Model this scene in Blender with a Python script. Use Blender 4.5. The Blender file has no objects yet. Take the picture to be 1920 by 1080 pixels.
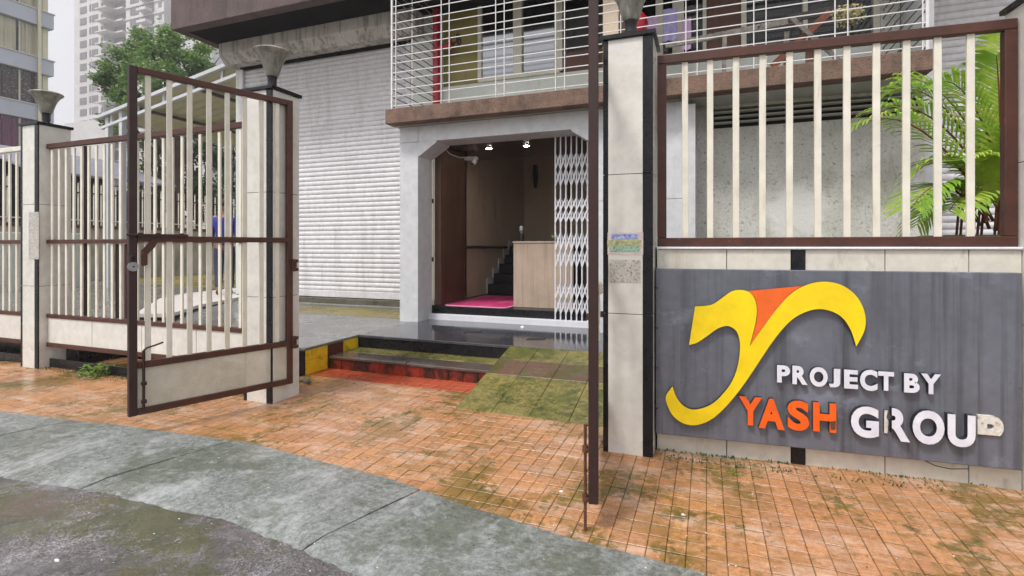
import bpy, bmesh, math, random
from math import radians, sin, cos, pi, tan
from mathutils import Matrix, Vector, noise as mnoise
random.seed(7)
scene = bpy.context.scene
C = scene.collection
# ---------------------------------------------------------------- camera
CH, CF, HZ, TH = 1.25, 965.0, 463.0, radians(20.7)
cam_d = bpy.data.cameras.new('camera'); cam = bpy.data.objects.new('camera', cam_d); C.objects.link(cam)
cam.location = (0, 0, CH); cam.rotation_euler = (pi/2, 0, TH)
cam_d.sensor_width = 36; cam_d.lens = 36*CF/1920; cam_d.shift_y = -(540-HZ)/1920
cam_d.clip_start = 0.05; cam_d.clip_end = 3000
scene.camera = cam
# ---------------------------------------------------------------- sky (overcast), sun
SUN_EL, SUN_AZ = 58.0, 205.0      # azimuth: compass-like angle of the sun seen from above, 0 = +Y, clockwise
world = bpy.data.worlds.new('World'); scene.world = world; world.use_nodes = True
wn = world.node_tree; wn.nodes.clear()
sky = wn.nodes.new('ShaderNodeTexSky'); sky.sky_type = 'NISHITA'; sky.sun_disc = False
sky.sun_elevation = radians(SUN_EL); sky.sun_rotation = radians(SUN_AZ)
sky.air_density = 1.0; sky.dust_density = 6.0; sky.ozone_density = 1.0
hs = wn.nodes.new('ShaderNodeHueSaturation'); hs.inputs['Saturation'].default_value = 0.10
mixs = wn.nodes.new('ShaderNodeMixRGB'); mixs.inputs['Fac'].default_value = 0.62
mixs.inputs['Color2'].default_value = (5.4, 5.4, 5.8, 1)      # even white cloud layer over the clear sky
bg = wn.nodes.new('ShaderNodeBackground'); bg.inputs['Strength'].default_value = 0.1
wo = wn.nodes.new('ShaderNodeOutputWorld')
wn.links.new(sky.outputs[0], hs.inputs['Color']); wn.links.new(hs.outputs[0], mixs.inputs['Color1'])
wn.links.new(mixs.outputs[0], bg.inputs[0]); wn.links.new(bg.outputs[0], wo.inputs[0])
sd = bpy.data.lights.new('sun', 'SUN'); sd.energy = 1.5; sd.angle = radians(10); sd.color = (1, .97, .93)
sun = bpy.data.objects.new('sun', sd); C.objects.link(sun)
_sv = Vector((sin(radians(SUN_AZ))*cos(radians(SUN_EL)), cos(radians(SUN_AZ))*cos(radians(SUN_EL)), sin(radians(SUN_EL))))
sun.rotation_euler = _sv.to_track_quat('Z', 'Y').to_euler(); sun.location = (0, 0, 30)
vs = scene.view_settings; vs.view_transform = 'Standard'; vs.look = 'None'; vs.gamma = 1; vs.exposure = 1.06
vs.use_curve_mapping = False
try:
    scene.cycles.transparent_max_bounces = 24; scene.cycles.max_bounces = 8
except Exception: pass
# ---------------------------------------------------------------- pixel helpers (a pixel gives a direction; a plane gives the distance)
FW = Vector((-sin(TH), cos(TH), 0)); RT = Vector((cos(TH), sin(TH), 0)); UP = Vector((0, 0, 1)); OC = Vector((0, 0, CH))
def ray(u, v): return FW + RT*((u-960)/CF) + UP*((HZ-v)/CF)
def gz(u, v, z=0.): d = ray(u, v); return OC + d*((z-CH)/d.z)
def gy(u, v, y): d = ray(u, v); return OC + d*(y/d.y)
def gx(u, v, x): d = ray(u, v); return OC + d*(x/d.x)
def gd(u, v, dep): return OC + ray(u, v)*dep
# frame of the sign wall, turned 3.6 degrees from the gate row
RA = radians(3.6); RO = Vector((-.294, 3.239, 0)); RS = Vector((cos(RA), sin(RA), 0)); RN = Vector((-sin(RA), cos(RA), 0))
def fr(s, t, z): return RO + RS*s + RN*t + UP*z
def px_sign(u, v, t):
    d = ray(u, v); k = ((RO + RN*t - Vector((0, 0, 0))).dot(RN))/d.dot(RN); p = OC + d*k
    return (p-RO).dot(RS), p.z
# ---------------------------------------------------------------- materials
def newmat(name):
    m = bpy.data.materials.new(name); m.use_nodes = True; nt = m.node_tree
    return m, nt, nt.nodes['Principled BSDF']
def N(nt, t, **kw):
    n = nt.nodes.new(t)
    for k, v in kw.items():
        if hasattr(n, k): setattr(n, k, v)
    return n
def L(nt, a, b): nt.links.new(a, b)
def posvec(nt, sc=(1, 1, 1), obj=False):
    mp = N(nt, 'ShaderNodeMapping'); mp.inputs['Scale'].default_value = sc
    if obj: L(nt, N(nt, 'ShaderNodeTexCoord').outputs['Object'], mp.inputs[0])
    else: L(nt, N(nt, 'ShaderNodeNewGeometry').outputs['Position'], mp.inputs[0])
    return mp.outputs[0]
def nz(nt, vec, scale, detail=5, rough=.6, dist=0.):
    n = N(nt, 'ShaderNodeTexNoise'); n.inputs['Scale'].default_value = scale; n.inputs['Detail'].default_value = detail
    n.inputs['Roughness'].default_value = rough; n.inputs['Distortion'].default_value = dist
    L(nt, vec, n.inputs['Vector']); return n.outputs['Fac']
def rng(nt, fac, a, b, c=0., d=1.):
    n = N(nt, 'ShaderNodeMapRange'); n.clamp = True
    L(nt, fac, n.inputs[0])
    for i, x in enumerate((a, b, c, d)): n.inputs[i+1].default_value = x
    return n.outputs[0]
def mixc(nt, fac, a, b, mode='MIX'):
    n = N(nt, 'ShaderNodeMixRGB', blend_type=mode)
    for i, x in ((0, fac), (1, a), (2, b)):
        if isinstance(x, (int, float)): n.inputs[i].default_value = x
        elif isinstance(x, tuple): n.inputs[i].default_value = (*x, 1)
        else: L(nt, x, n.inputs[i])
    return n.outputs[0]
def mth(nt, op, a, b=None):
    n = N(nt, 'ShaderNodeMath', operation=op)
    for i, x in ((0, a), (1, b)):
        if x is None: continue
        if isinstance(x, (int, float)): n.inputs[i].default_value = x
        else: L(nt, x, n.inputs[i])
    return n.outputs[0]
def srgb(r, g, b):
    f = lambda c: c/255/12.92 if c/255 <= .04045 else ((c/255+.055)/1.055)**2.4
    return (f(r), f(g), f(b))
def M(name, c, c2=None, ns=3., rough=.55, rough2=None, bump=0., bs=60., dirt=None, dirt2=None, metal=0., obj=False, rnd=0., spec=None):
    """base colour pair by noise, optional dirt layers (colour, (sx,sy,sz), lo, hi, amount), bump, roughness pair"""
    m, nt, b = newmat(name); pv = posvec(nt, obj=obj)
    c2 = c2 or tuple(x*.82 for x in c)
    col = mixc(nt, rng(nt, nz(nt, pv, ns, 6, .62), .32, .68), c, c2)
    fine = rng(nt, nz(nt, pv, bs*1.4, 3, .6), .25, .75, .88, 1.1)
    col = mixc(nt, 1., col, fine, 'MULTIPLY')
    for dd in (dirt, dirt2):
        if dd:
            dc, ds, lo, hi, amt = dd
            f = rng(nt, nz(nt, posvec(nt, ds, obj), 1., 7, .68, .3), lo, hi, 0, amt)
            col = mixc(nt, f, col, dc)
    if rnd:
        oi = N(nt, 'ShaderNodeObjectInfo'); r = rng(nt, oi.outputs['Random'], 0, 1, 1-rnd, 1+rnd)
        col = mixc(nt, 1., col, r, 'MULTIPLY')
    L(nt, col, b.inputs['Base Color'])
    if rough2 is not None:
        L(nt, rng(nt, nz(nt, pv, ns*1.7, 5, .6), .35, .65, rough, rough2), b.inputs['Roughness'])
    else: b.inputs['Roughness'].default_value = rough
    b.inputs['Metallic'].default_value = metal
    if spec is not None: b.inputs['Specular IOR Level'].default_value = spec
    if bump:
        bp = N(nt, 'ShaderNodeBump'); bp.inputs['Strength'].default_value = bump; bp.inputs['Distance'].default_value = .01
        L(nt, nz(nt, pv, bs, 5, .65), bp.inputs['Height']); L(nt, bp.outputs[0], b.inputs['Normal'])
    return m
def wetground(name, c, c2, moss, moss2, moss_lo, moss_hi, bump=.25, bs=45., wet=.5, cell=None, cellvar=0., scale=2.2, r_lo=.12, r_hi=.55, mossc=1.6,
              scratch=False, speck=0., grit=(.8, 1.18), sheen=None, sheen_s=(1, 1, 1), sheen_amt=.5, moss_amt=.9, stain=None):
    m, nt, b = newmat(name); pv = posvec(nt)
    col = mixc(nt, rng(nt, nz(nt, pv, scale, 7, .65, .4), .3, .7), c, c2)
    if cell:
        dv = N(nt, 'ShaderNodeVectorMath', operation='DIVIDE'); dv.inputs[1].default_value = (cell[0], cell[1], 50); L(nt, pv, dv.inputs[0])
        fl = N(nt, 'ShaderNodeVectorMath', operation='FLOOR'); L(nt, dv.outputs[0], fl.inputs[0])
        w = N(nt, 'ShaderNodeTexWhiteNoise'); L(nt, fl.outputs[0], w.inputs[0])
        col = mixc(nt, 1., col, rng(nt, w.outputs['Value'], 0, 1, 1-cellvar, 1+cellvar*.7), 'MULTIPLY')
    col = mixc(nt, 1., col, rng(nt, nz(nt, pv, 38, 8, .82), .38, .62, *grit), 'MULTIPLY')
    sheen_c = sheen or tuple(.55*x+.09 for x in c2)
    sheen_f = rng(nt, nz(nt, posvec(nt, sheen_s), 2.6, 10, .82, .5), .49, .61, 0, sheen_amt)      # pale wet sheen painted into the colour as noisy streaks
    col = mixc(nt, sheen_f, col, sheen_c)
    big = nz(nt, pv, mossc, 4, .6, .6); fine = nz(nt, pv, 17., 9, .8, .4)
    mn = mth(nt, 'ADD', mth(nt, 'MULTIPLY', big, .55), mth(nt, 'MULTIPLY', fine, .45))
    mcol = mixc(nt, rng(nt, nz(nt, pv, 7, 7, .75), .35, .65), moss, moss2)
    mf = rng(nt, mn, moss_lo, moss_hi, 0, moss_amt)
    col = mixc(nt, mf, col, mcol)
    if stain:
        st = mth(nt, 'ADD', mth(nt, 'MULTIPLY', nz(nt, posvec(nt, (1.1, 1.5, 1)), 1.9, 3, .5), .6), mth(nt, 'MULTIPLY', nz(nt, pv, 26., 8, .8), .4))
        col = mixc(nt, rng(nt, st, .52, .62, 0, .75), col, stain)
    if speck:
        vo = N(nt, 'ShaderNodeTexVoronoi'); vo.inputs['Scale'].default_value = 120; L(nt, pv, vo.inputs['Vector'])
        amt = rng(nt, nz(nt, pv, 1.5, 6, .7, .8), .38, .58, .2, 1.)
        sp = rng(nt, nz(nt, pv, 95, 3, .9), .40, .60, .45, 1.0+speck)
        col = mixc(nt, mth(nt, 'MULTIPLY', amt, mth(nt, 'SUBTRACT', 1.0, mth(nt, 'MULTIPLY', mf, .8))), col, mixc(nt, 1., col, sp, 'MULTIPLY'))
    if cell:       # grime in the tile edges
        fc = N(nt, 'ShaderNodeVectorMath', operation='FRACTION'); L(nt, dv.outputs[0], fc.inputs[0]); sx = N(nt, 'ShaderNodeSeparateXYZ'); L(nt, fc.outputs[0], sx.inputs[0])
        ex = mth(nt, 'ABSOLUTE', mth(nt, 'SUBTRACT', sx.outputs[0], .5)); ey = mth(nt, 'ABSOLUTE', mth(nt, 'SUBTRACT', sx.outputs[1], .5))
        e = mth(nt, 'ADD', mth(nt, 'MAXIMUM', ex, ey), mth(nt, 'MULTIPLY', mth(nt, 'SUBTRACT', nz(nt, pv, 30, 5, .7), .5), .16))
        col = mixc(nt, mth(nt, 'MULTIPLY', rng(nt, e, .43, .50, 0, .6), rng(nt, nz(nt, pv, 3.1, 5, .7), .35, .6, .15, 1)), col, tuple(x*.42 for x in moss2))
    L(nt, col, b.inputs['Base Color'])
    rr = rng(nt, nz(nt, pv, 1.3, 6, .6, .3), .38, .62, r_lo, r_hi); L(nt, rr, b.inputs['Roughness'])
    b.inputs['Specular IOR Level'].default_value = wet
    bp = N(nt, 'ShaderNodeBump'); bp.inputs['Strength'].default_value = bump; bp.inputs['Distance'].default_value = .008
    hgt = nz(nt, pv, bs, 8, .75)
    if scratch:      # trowel marks
        hgt = mth(nt, 'ADD', hgt, mth(nt, 'MULTIPLY', nz(nt, posvec(nt, (3, 7, 1)), 6., 6, .75, 1.2), 1.3))
    L(nt, hgt, bp.inputs['Height']); L(nt, bp.outputs[0], b.inputs['Normal'])
    return m
def glassmat(name, tint=(.9, .95, 1), gloss=.35, rough=.03):
    m, nt, b = newmat(name); nt.nodes.remove(b); out = nt.nodes['Material Output']
    tr = N(nt, 'ShaderNodeBsdfTransparent'); tr.inputs[0].default_value = (*tint, 1)
    gl = N(nt, 'ShaderNodeBsdfGlossy'); gl.inputs['Roughness'].default_value = rough
    mx = N(nt, 'ShaderNodeMixShader'); fz = N(nt, 'ShaderNodeFresnel'); fz.inputs[0].default_value = 1.5
    L(nt, rng(nt, fz.outputs[0], 0, 1, gloss, .6), mx.inputs[0]); L(nt, tr.outputs[0], mx.inputs[1]); L(nt, gl.outputs[0], mx.inputs[2])
    L(nt, mx.outputs[0], out.inputs[0]); return m
def patch_on(mat, centre, rad):
    # lighter replastered area with a ragged edge
    nt = mat.node_tree; b = nt.nodes['Principled BSDF']; old = b.inputs['Base Color'].links[0].from_socket; pv = posvec(nt)
    d = N(nt, 'ShaderNodeVectorMath', operation='DISTANCE'); L(nt, pv, d.inputs[0]); d.inputs[1].default_value = centre
    q = mth(nt, 'ADD', d.outputs['Value'], mth(nt, 'MULTIPLY', nz(nt, pv, 5., 6, .65), .5))
    col = mixc(nt, rng(nt, q, rad+.17, rad+.28, .85, 0), old, srgb(214, 213, 208)); L(nt, col, b.inputs['Base Color'])
MAT = {}
def setup_mats():
    D = MAT
    D['paver'] = wetground('paver_orange', srgb(186, 132, 84), srgb(176, 126, 90), srgb(70, 68, 26), srgb(132, 106, 42), .505, .555, bump=.35, cell=(.078, .1), cellvar=.17, mossc=1.5, wet=.6, r_lo=.06, r_hi=.45, sheen=srgb(206, 184, 168), sheen_s=(.7, 2.4, 1), sheen_amt=.55, grit=(.68, 1.24), stain=srgb(136, 100, 52))
    D['paver_red'] = wetground('paver_painted_red', srgb(182, 82, 48), srgb(166, 74, 46), srgb(96, 60, 30), srgb(110, 60, 30), .55, .64, cell=(.078, .1), cellvar=.1, sheen_amt=.2)
    D['bed'] = M('paver_bed', srgb(118, 88, 58), srgb(84, 74, 44), 6, .8, bump=.3)
    D['gutter'] = wetground('gutter_concrete', srgb(116, 121, 117), srgb(138, 142, 139), srgb(66, 72, 54), srgb(88, 94, 74), .485, .57, bump=.9, bs=32, wet=1., scale=2.2, r_lo=.02, r_hi=.32, scratch=True, grit=(.5, 1.5), sheen=srgb(188, 191, 193), sheen_s=(1.3, .9, 1), sheen_amt=.6, moss_amt=.7)
    D['road'] = wetground('road_asphalt', srgb(62, 60, 60), srgb(84, 78, 78), srgb(54, 58, 28), srgb(84, 82, 46), .50, .555, bump=1., bs=70, wet=1., scale=1.6, r_lo=.03, r_hi=.34, mossc=1.0, speck=2.6, grit=(.5, 1.5), sheen=srgb(126, 124, 132), sheen_amt=.55, stain=srgb(86, 66, 58))
    D['ground'] = M('earth', srgb(110, 104, 88), srgb(84, 86, 62), .4, .9, bump=.3, bs=10)
    D['granite'] = wetground('wet_black_granite', srgb(52, 53, 58), srgb(70, 71, 77), srgb(60, 58, 50), srgb(70, 66, 56), .62, .8, bump=.02, wet=.7, r_lo=.03, r_hi=.12)
    D['granite_black'] = M('black_granite', srgb(13, 13, 16), srgb(24, 24, 27), 12, .22, .45, bump=.05, dirt=(srgb(70, 66, 60), (9, 9, 3), .6, .8, .4), spec=.35)
    D['cement'] = wetground('wet_cement', srgb(128, 128, 126), srgb(106, 106, 102), srgb(104, 98, 58), srgb(122, 112, 62), .56, .74, bump=.15, wet=.55, r_lo=.05, r_hi=.35)
    D['moss_strip'] = wetground('mossy_cement', srgb(140, 124, 68), srgb(116, 108, 72), srgb(92, 92, 36), srgb(150, 126, 56), .42, .6, bump=.3, r_lo=.15, r_hi=.5)
    D['pad_green'] = wetground('mossy_tile', srgb(142, 128, 70), srgb(112, 106, 66), srgb(40, 52, 18), srgb(88, 94, 34), .44, .54, bump=.8, bs=60, r_lo=.06, r_hi=.4, mossc=2.6, grit=(.6, 1.3), sheen=srgb(164, 158, 108), sheen_amt=.35)
    D['pad_red'] = wetground('reddish_tile', srgb(104, 70, 54), srgb(92, 78, 64), srgb(70, 74, 38), srgb(86, 80, 42), .48, .56, bump=.3, r_lo=.06, r_hi=.35, mossc=3., grit=(.65, 1.25), sheen_amt=.25)
    D['tread'] = wetground('tread_slab', srgb(92, 74, 66), srgb(76, 70, 66), srgb(86, 84, 46), srgb(98, 90, 50), .55, .7, bump=.1, r_lo=.05, r_hi=.25)
    D['red_tile'] = M('red_riser_tile', srgb(152, 48, 26), srgb(118, 38, 24), 7, .25, .5, dirt=(srgb(34, 27, 20), (9, 9, 6), .44, .56, .9), bump=.1)
    D['dark_red_tile'] = M('dark_red_tile', srgb(96, 40, 32), srgb(74, 36, 30), 7, .3, bump=.1)
    D['yellow_tile'] = M('yellow_painted_tile', srgb(240, 200, 30), srgb(226, 180, 24), 6, .35, dirt=(srgb(120, 96, 28), (10, 10, 10), .52, .7, .7), bump=.1)
    D['cream_tile'] = M('cream_ceramic_tile', srgb(216, 213, 205), srgb(209, 206, 198), 1.2, .22, .30, dirt=(srgb(150, 142, 124), (4, 4, .9), .64, .85, .3), bs=8)
    D['wall_tile'] = M('cream_wall_tile', srgb(214, 209, 196), srgb(204, 198, 184), 2, .3, dirt=(srgb(176, 130, 74), (14, 14, .9), .59, .78, .6), dirt2=(srgb(96, 96, 72), (8, 8, 4), .58, .76, .6), bs=10)
    D['grout'] = M('dark_grout', srgb(74, 68, 60), None, 8, .8)
    D['brown'] = M('brown_painted_steel', srgb(82, 43, 28), srgb(66, 33, 22), 5, .42, .6, dirt=(srgb(128, 84, 60), (26, 26, 26), .62, .72, .6), dirt2=(srgb(48, 24, 20), (6, 6, 6), .52, .7, .6), bs=14, bump=.1)
    D['darkbrown'] = M('dark_brown_painted_steel', srgb(54, 27, 23), srgb(44, 22, 19), 5, .42, .6, dirt=(srgb(110, 70, 54), (30, 30, 30), .66, .76, .5))
    D['rust'] = M('rusty_iron', srgb(74, 46, 34), srgb(104, 62, 38), 40, .7, bump=.3)
    D['cream_bar'] = M('cream_painted_bar', srgb(226, 221, 206), srgb(216, 210, 194), 4, .42, dirt=(srgb(150, 128, 92), (18, 18, 1.6), .58, .78, .55), dirt2=(srgb(110, 70, 44), (26, 26, 20), .68, .74, .8), bs=6)
    D['sheet'] = None
    D['steel'] = M('zinc_steel', srgb(176, 178, 180), srgb(150, 152, 154), 20, .35, metal=.8)
    D['sign_grey'] = M('grey_sign_panel', srgb(108, 110, 120), srgb(92, 94, 102), 1.3, .24, .40, dirt=(srgb(60, 60, 64), (15, 15, .4), .51, .68, .7), dirt2=(srgb(162, 166, 182), (2.4, 2.4, 3.2), .57, .72, .5), bs=12)
    D['yellow'] = M('yellow_acrylic', srgb(244, 212, 8), srgb(236, 202, 6), 2, .28, .45, dirt=(srgb(170, 140, 20), (9, 9, 1.2), .62, .8, .45), bs=6)
    D['orange'] = M('orange_acrylic', srgb(236, 98, 20), srgb(228, 86, 16), 2, .25, bs=10)
    D['orange2'] = M('pale_orange_acrylic', srgb(238, 108, 38), srgb(230, 98, 32), 2, .25, bs=10)
    D['letter'] = M('white_acrylic', srgb(222, 222, 230), srgb(212, 212, 222), 6, .25, bs=10)
    D['letter_side'] = M('dark_acrylic_side', srgb(40, 40, 44), None, 6, .35)
    D['residue'] = M('chipped_plaster_glue', srgb(228, 226, 220), srgb(196, 184, 168), 40, .7, bump=.5, dirt=(srgb(96, 62, 40), (40, 40, 40), .62, .68, .9))
    D['shutter'] = M('white_shutter_paint', srgb(216, 214, 216), srgb(206, 204, 206), 1.5, .4, dirt=(srgb(150, 144, 138), (4, 4, .5), .5, .76, .55), dirt2=(srgb(112, 102, 90), (7, 7, 1.0), .62, .76, .6), bs=12)
    D['shutter_dark'] = M('shutter_slot', srgb(70, 70, 74), None, 4, .6)
    D['acp'] = M('white_cladding_panel', srgb(206, 207, 209), srgb(198, 199, 201), 1.2, .32, dirt=(srgb(140, 144, 130), (5, 5, 1.5), .6, .82, .4), dirt2=(srgb(86, 90, 60), (7, 7, 7), .68, .76, .7), bs=8)
    D['soffit'] = M('painted_soffit', srgb(186, 188, 182), srgb(166, 170, 158), 2, .75, dirt=(srgb(112, 118, 92), (3, 3, 3), .55, .75, .5))
    D['roughcast'] = M('brown_roughcast', srgb(138, 110, 94), srgb(106, 88, 78), 5, .9, bump=1., bs=70, dirt=(srgb(58, 48, 44), (6, 6, 3), .52, .7, .75), dirt2=(srgb(74, 54, 46), (45, 45, 45), .5, .66, .7))
    D['roughcast_dark'] = M('dark_roughcast', srgb(108, 92, 90), srgb(86, 74, 74), 3, .9, bump=1., bs=50, dirt=(srgb(52, 46, 46), (5, 5, 1.2), .5, .7, .7), dirt2=(srgb(70, 60, 60), (40, 40, 40), .5, .66, .6))
    D['black_soffit'] = M('mouldy_black_soffit', srgb(26, 24, 24), srgb(16, 15, 16), 3, .95, dirt=(srgb(70, 56, 48), (5, 5, 5), .62, .74, .4), spec=.2)
    D['hood'] = M('stained_concrete_hood', srgb(196, 192, 186), srgb(178, 172, 166), 2, .8, dirt=(srgb(84, 80, 74), (11, 11, .8), .47, .66, .85), dirt2=(srgb(150, 130, 124), (3, 3, 2), .55, .7, .5), bump=.3, bs=30)
    D['plaster'] = M('weathered_plaster', srgb(204, 203, 196), srgb(180, 179, 170), 2.6, .85, bump=.6, bs=28, dirt=(srgb(110, 108, 98), (34, 34, 34), .56, .64, .7), dirt2=(srgb(122, 122, 96), (2.6, 2.6, 1.4), .52, .74, .6))
    D['plaster_light'] = M('fresh_plaster_patch', srgb(196, 196, 190), srgb(184, 184, 178), 3, .85, bump=.4, bs=30)
    D['wall_white'] = M('white_painted_wall', srgb(206, 208, 202), srgb(192, 196, 188), 2, .75, dirt=(srgb(136, 134, 122), (6, 6, 2), .6, .76, .5), bump=.15)
    D['concrete_dark'] = M('dark_concrete_base', srgb(104, 98, 86), srgb(84, 80, 66), 5, .85, bump=.5, dirt=(srgb(50, 46, 38), (6, 6, 10), .5, .7, .8))
    D['wood'] = M('walnut_laminate', srgb(108, 78, 60), srgb(84, 58, 44), 2, .3, dirt=(srgb(54, 36, 28), (26, 26, .8), .46, .66, .8))
    D['wood_dark'] = M('dark_laminate', srgb(62, 34, 30), srgb(46, 26, 24), 2, .25, dirt=(srgb(30, 18, 16), (24, 2, 24), .5, .66, .8))
    D['laminate'] = M('beige_grain_laminate', srgb(188, 168, 150), srgb(174, 154, 136), 3, .35, dirt=(srgb(146, 124, 106), (34, 34, 1.), .5, .68, .6))
    D['beige'] = M('beige_marble_wall', srgb(214, 196, 172), srgb(202, 182, 158), 1.4, .35, dirt=(srgb(150, 126, 102), (4, 4, 1.2), .55, .72, .5))
    D['stair_black'] = M('black_stair_stone', srgb(40, 38, 40), srgb(28, 27, 30), 5, .35)
    D['pink'] = M('pink_rubber_mat', srgb(196, 52, 112), srgb(176, 44, 98), 3, .5, bump=.4, bs=120, dirt=(srgb(214, 120, 160), (6, 2, 1), .5, .7, .6), dirt2=(srgb(120, 40, 70), (5, 5, 5), .6, .74, .5))
    D['pink_edge'] = M('pale_pink_edge', srgb(236, 170, 196), srgb(226, 150, 182), 3, .5)
    D['white_paint'] = M('white_gloss_paint', srgb(226, 226, 230), srgb(214, 214, 220), 5, .35, dirt=(srgb(150, 140, 130), (20, 20, 20), .66, .78, .4))
    D['grille'] = M('white_grille_paint', srgb(226, 224, 226), srgb(210, 206, 204), 9, .4, dirt=(srgb(140, 110, 90), (40, 40, 40), .66, .76, .6))
    D['grille_dark'] = M('bare_grille_steel', srgb(96, 94, 98), None, 9, .5)
    D['redpipe'] = M('red_fire_pipe', srgb(176, 22, 42), srgb(158, 18, 36), 5, .3)
    D['black_iron'] = M('black_iron', srgb(34, 28, 28), srgb(50, 38, 34), 20, .5)
    D['olive'] = M('olive_yellow_panel', srgb(142, 130, 66), srgb(126, 116, 58), 2, .5, dirt=(srgb(90, 84, 50), (5, 5, 1), .55, .72, .6))
    D['cream_frame'] = M('cream_window_frame', srgb(206, 202, 186), srgb(192, 188, 172), 5, .4)
    D['inside_dark'] = M('dark_room', srgb(34, 32, 34), srgb(24, 22, 24), 2, .9)
    D['inside_grey'] = M('grey_room_wall', srgb(132, 134, 132), srgb(118, 120, 118), 2, .9)
    D['brown_board'] = M('brown_board', srgb(104, 66, 50), srgb(84, 52, 42), 3, .6, dirt=(srgb(58, 38, 32), (22, 22, 1), .5, .7, .6))
    D['glass'] = glassmat('window_glass', (1, 1, 1), .0)
    D['glass_hazy'] = glassmat('reflecting_glass', (.45, .5, .56), .30, .06)
    D['curtain_cream'] = M('cream_curtain', srgb(226, 222, 200), srgb(210, 204, 178), .5, .9, dirt=(srgb(150, 140, 108), (.9, 1.6, .2), .5, .7, .5))
    D['curtain_brown'] = M('patterned_brown_curtain', srgb(88, 68, 68), srgb(60, 48, 50), 4, .9, dirt=(srgb(176, 168, 164), (9, 9, 9), .56, .61, .8))
    D['curtain_purple'] = M('purple_curtain', srgb(140, 34, 106), srgb(104, 20, 78), .8, .8)
    D['band'] = M('pale_blue_grey_band', srgb(190, 194, 206), srgb(178, 182, 194), .4, .6, dirt=(srgb(134, 136, 142), (1.4, 1.4, .3), .58, .76, .5))
    D['tower'] = M('pale_tower_plaster', srgb(206, 202, 202), srgb(196, 192, 192), .05, .9, bs=.3)
    D['tower_side'] = M('pale_tower_plaster_grey', srgb(196, 193, 196), srgb(186, 183, 186), .05, .9, bs=.3)
    D['tower_win'] = M('tower_window', srgb(124, 120, 124), srgb(108, 104, 110), .1, .6, bs=.3)
    D['roof_white'] = M('white_sheet_roof', srgb(206, 208, 212), srgb(190, 192, 196), 2, .45, dirt=(srgb(140, 134, 120), (3, 3, 3), .6, .76, .4))
    D['roof_under'] = M('cream_sheet_underside', srgb(206, 204, 180), srgb(190, 188, 164), 2, .6, dirt=(srgb(130, 118, 90), (3, 3, 3), .6, .76, .5))
    D['grey_sheet'] = M('grey_lavender_sheet', srgb(136, 134, 148), srgb(120, 118, 132), 1, .6)
    D['tarp_black'] = M('black_sheet', srgb(36, 38, 44), srgb(24, 26, 32), 3, .6)
    D['comp_wall'] = M('boundary_plaster', srgb(178, 174, 162), srgb(150, 146, 132), 1.3, .85, dirt=(srgb(92, 88, 72), (2, 2, .7), .5, .7, .7), bump=.2)
    D['lamp_shade'] = M('weathered_lamp_glass', srgb(160, 158, 148), srgb(126, 124, 112), 9, .4, dirt=(srgb(72, 68, 56), (14, 14, 5), .46, .66, .8), bs=20)
    D['lamp_neck'] = M('black_lamp_neck', srgb(40, 36, 44), srgb(28, 26, 32), 9, .4)
    D['mat_white'] = M('pale_stone_slab', srgb(214, 208, 204), srgb(196, 190, 186), 3, .5)
    D['pot_green'] = M('green_plastic_pot', srgb(34, 106, 74), srgb(28, 90, 62), 3, .35, dirt=(srgb(120, 120, 100), (5, 5, 5), .6, .76, .4))
    D['soil'] = M('soil', srgb(54, 42, 30), None, 20, .95, bump=.5)
    D['bark'] = M('bark', srgb(82, 68, 54), srgb(60, 50, 40), 6, .9, bump=.8, bs=30)
    D['sticker_blue'] = M('blue_print', srgb(64, 92, 172), srgb(196, 204, 224), 70, .5)
    D['sticker_yellow'] = M('yellow_green_print', srgb(206, 202, 150), srgb(116, 132, 96), 60, .5)
    D['sticker_green'] = M('green_print', srgb(56, 136, 96), srgb(190, 206, 192), 75, .5)
    D['sticker_paper'] = M('worn_paper', srgb(206, 200, 196), srgb(196, 176, 172), 40, .7)
    D['speckle'] = M('torn_poster_residue', srgb(196, 192, 184), srgb(176, 172, 164), 20, .7, dirt=(srgb(92, 92, 88), (60, 60, 60), .52, .6, .8))
    D['shirt'] = M('blue_shirt', srgb(60, 58, 144), srgb(48, 46, 120), 8, .85, bump=.2)
    D['trouser'] = M('dark_trousers', srgb(50, 54, 78), srgb(40, 44, 62), 8, .85)
    D['skin'] = M('skin', srgb(140, 96, 74), srgb(126, 84, 64), 8, .55)
    D['hair'] = M('hair', srgb(46, 42, 42), srgb(30, 28, 28), 20, .6)
    D['shoe'] = M('shoe', srgb(34, 34, 38), None, 8, .5)
    D['plastic_white'] = M('white_plastic', srgb(224, 222, 218), None, 6, .35)
    D['cloth_pink'] = M('pale_pink_cloth', srgb(206, 178, 206), srgb(186, 158, 192), 6, .9)
    D['cloth_lilac'] = M('lilac_cloth', srgb(168, 160, 200), srgb(146, 140, 184), 6, .9)
    D['plank_grey'] = M('weathered_plank', srgb(150, 144, 136), srgb(96, 92, 86), 12, .9, dirt=(srgb(40, 38, 36), (20, 20, 20), .54, .64, .9))
    D['plank_brown'] = M('brown_plank', srgb(128, 72, 44), srgb(104, 58, 38), 8, .7)
    D['dry'] = M('dried_flowers', srgb(206, 196, 150), srgb(160, 150, 104), 30, .95)
    D['litter'] = M('white_litter', srgb(230, 230, 230), None, 9, .6)
    D['cable'] = M('black_cable', srgb(26, 24, 24), None, 9, .5)
    D['tape'] = M('cream_rope', srgb(206, 200, 180), None, 30, .9)
    # perforated sheet: a cream sheet with small slanted slots
    m, nt, b = newmat('perforated_cream_sheet'); out = nt.nodes['Material Output']
    pv = posvec(nt); b.inputs['Base Color'].default_value = (*srgb(208, 200, 168), 1); b.inputs['Roughness'].default_value = .5
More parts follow.
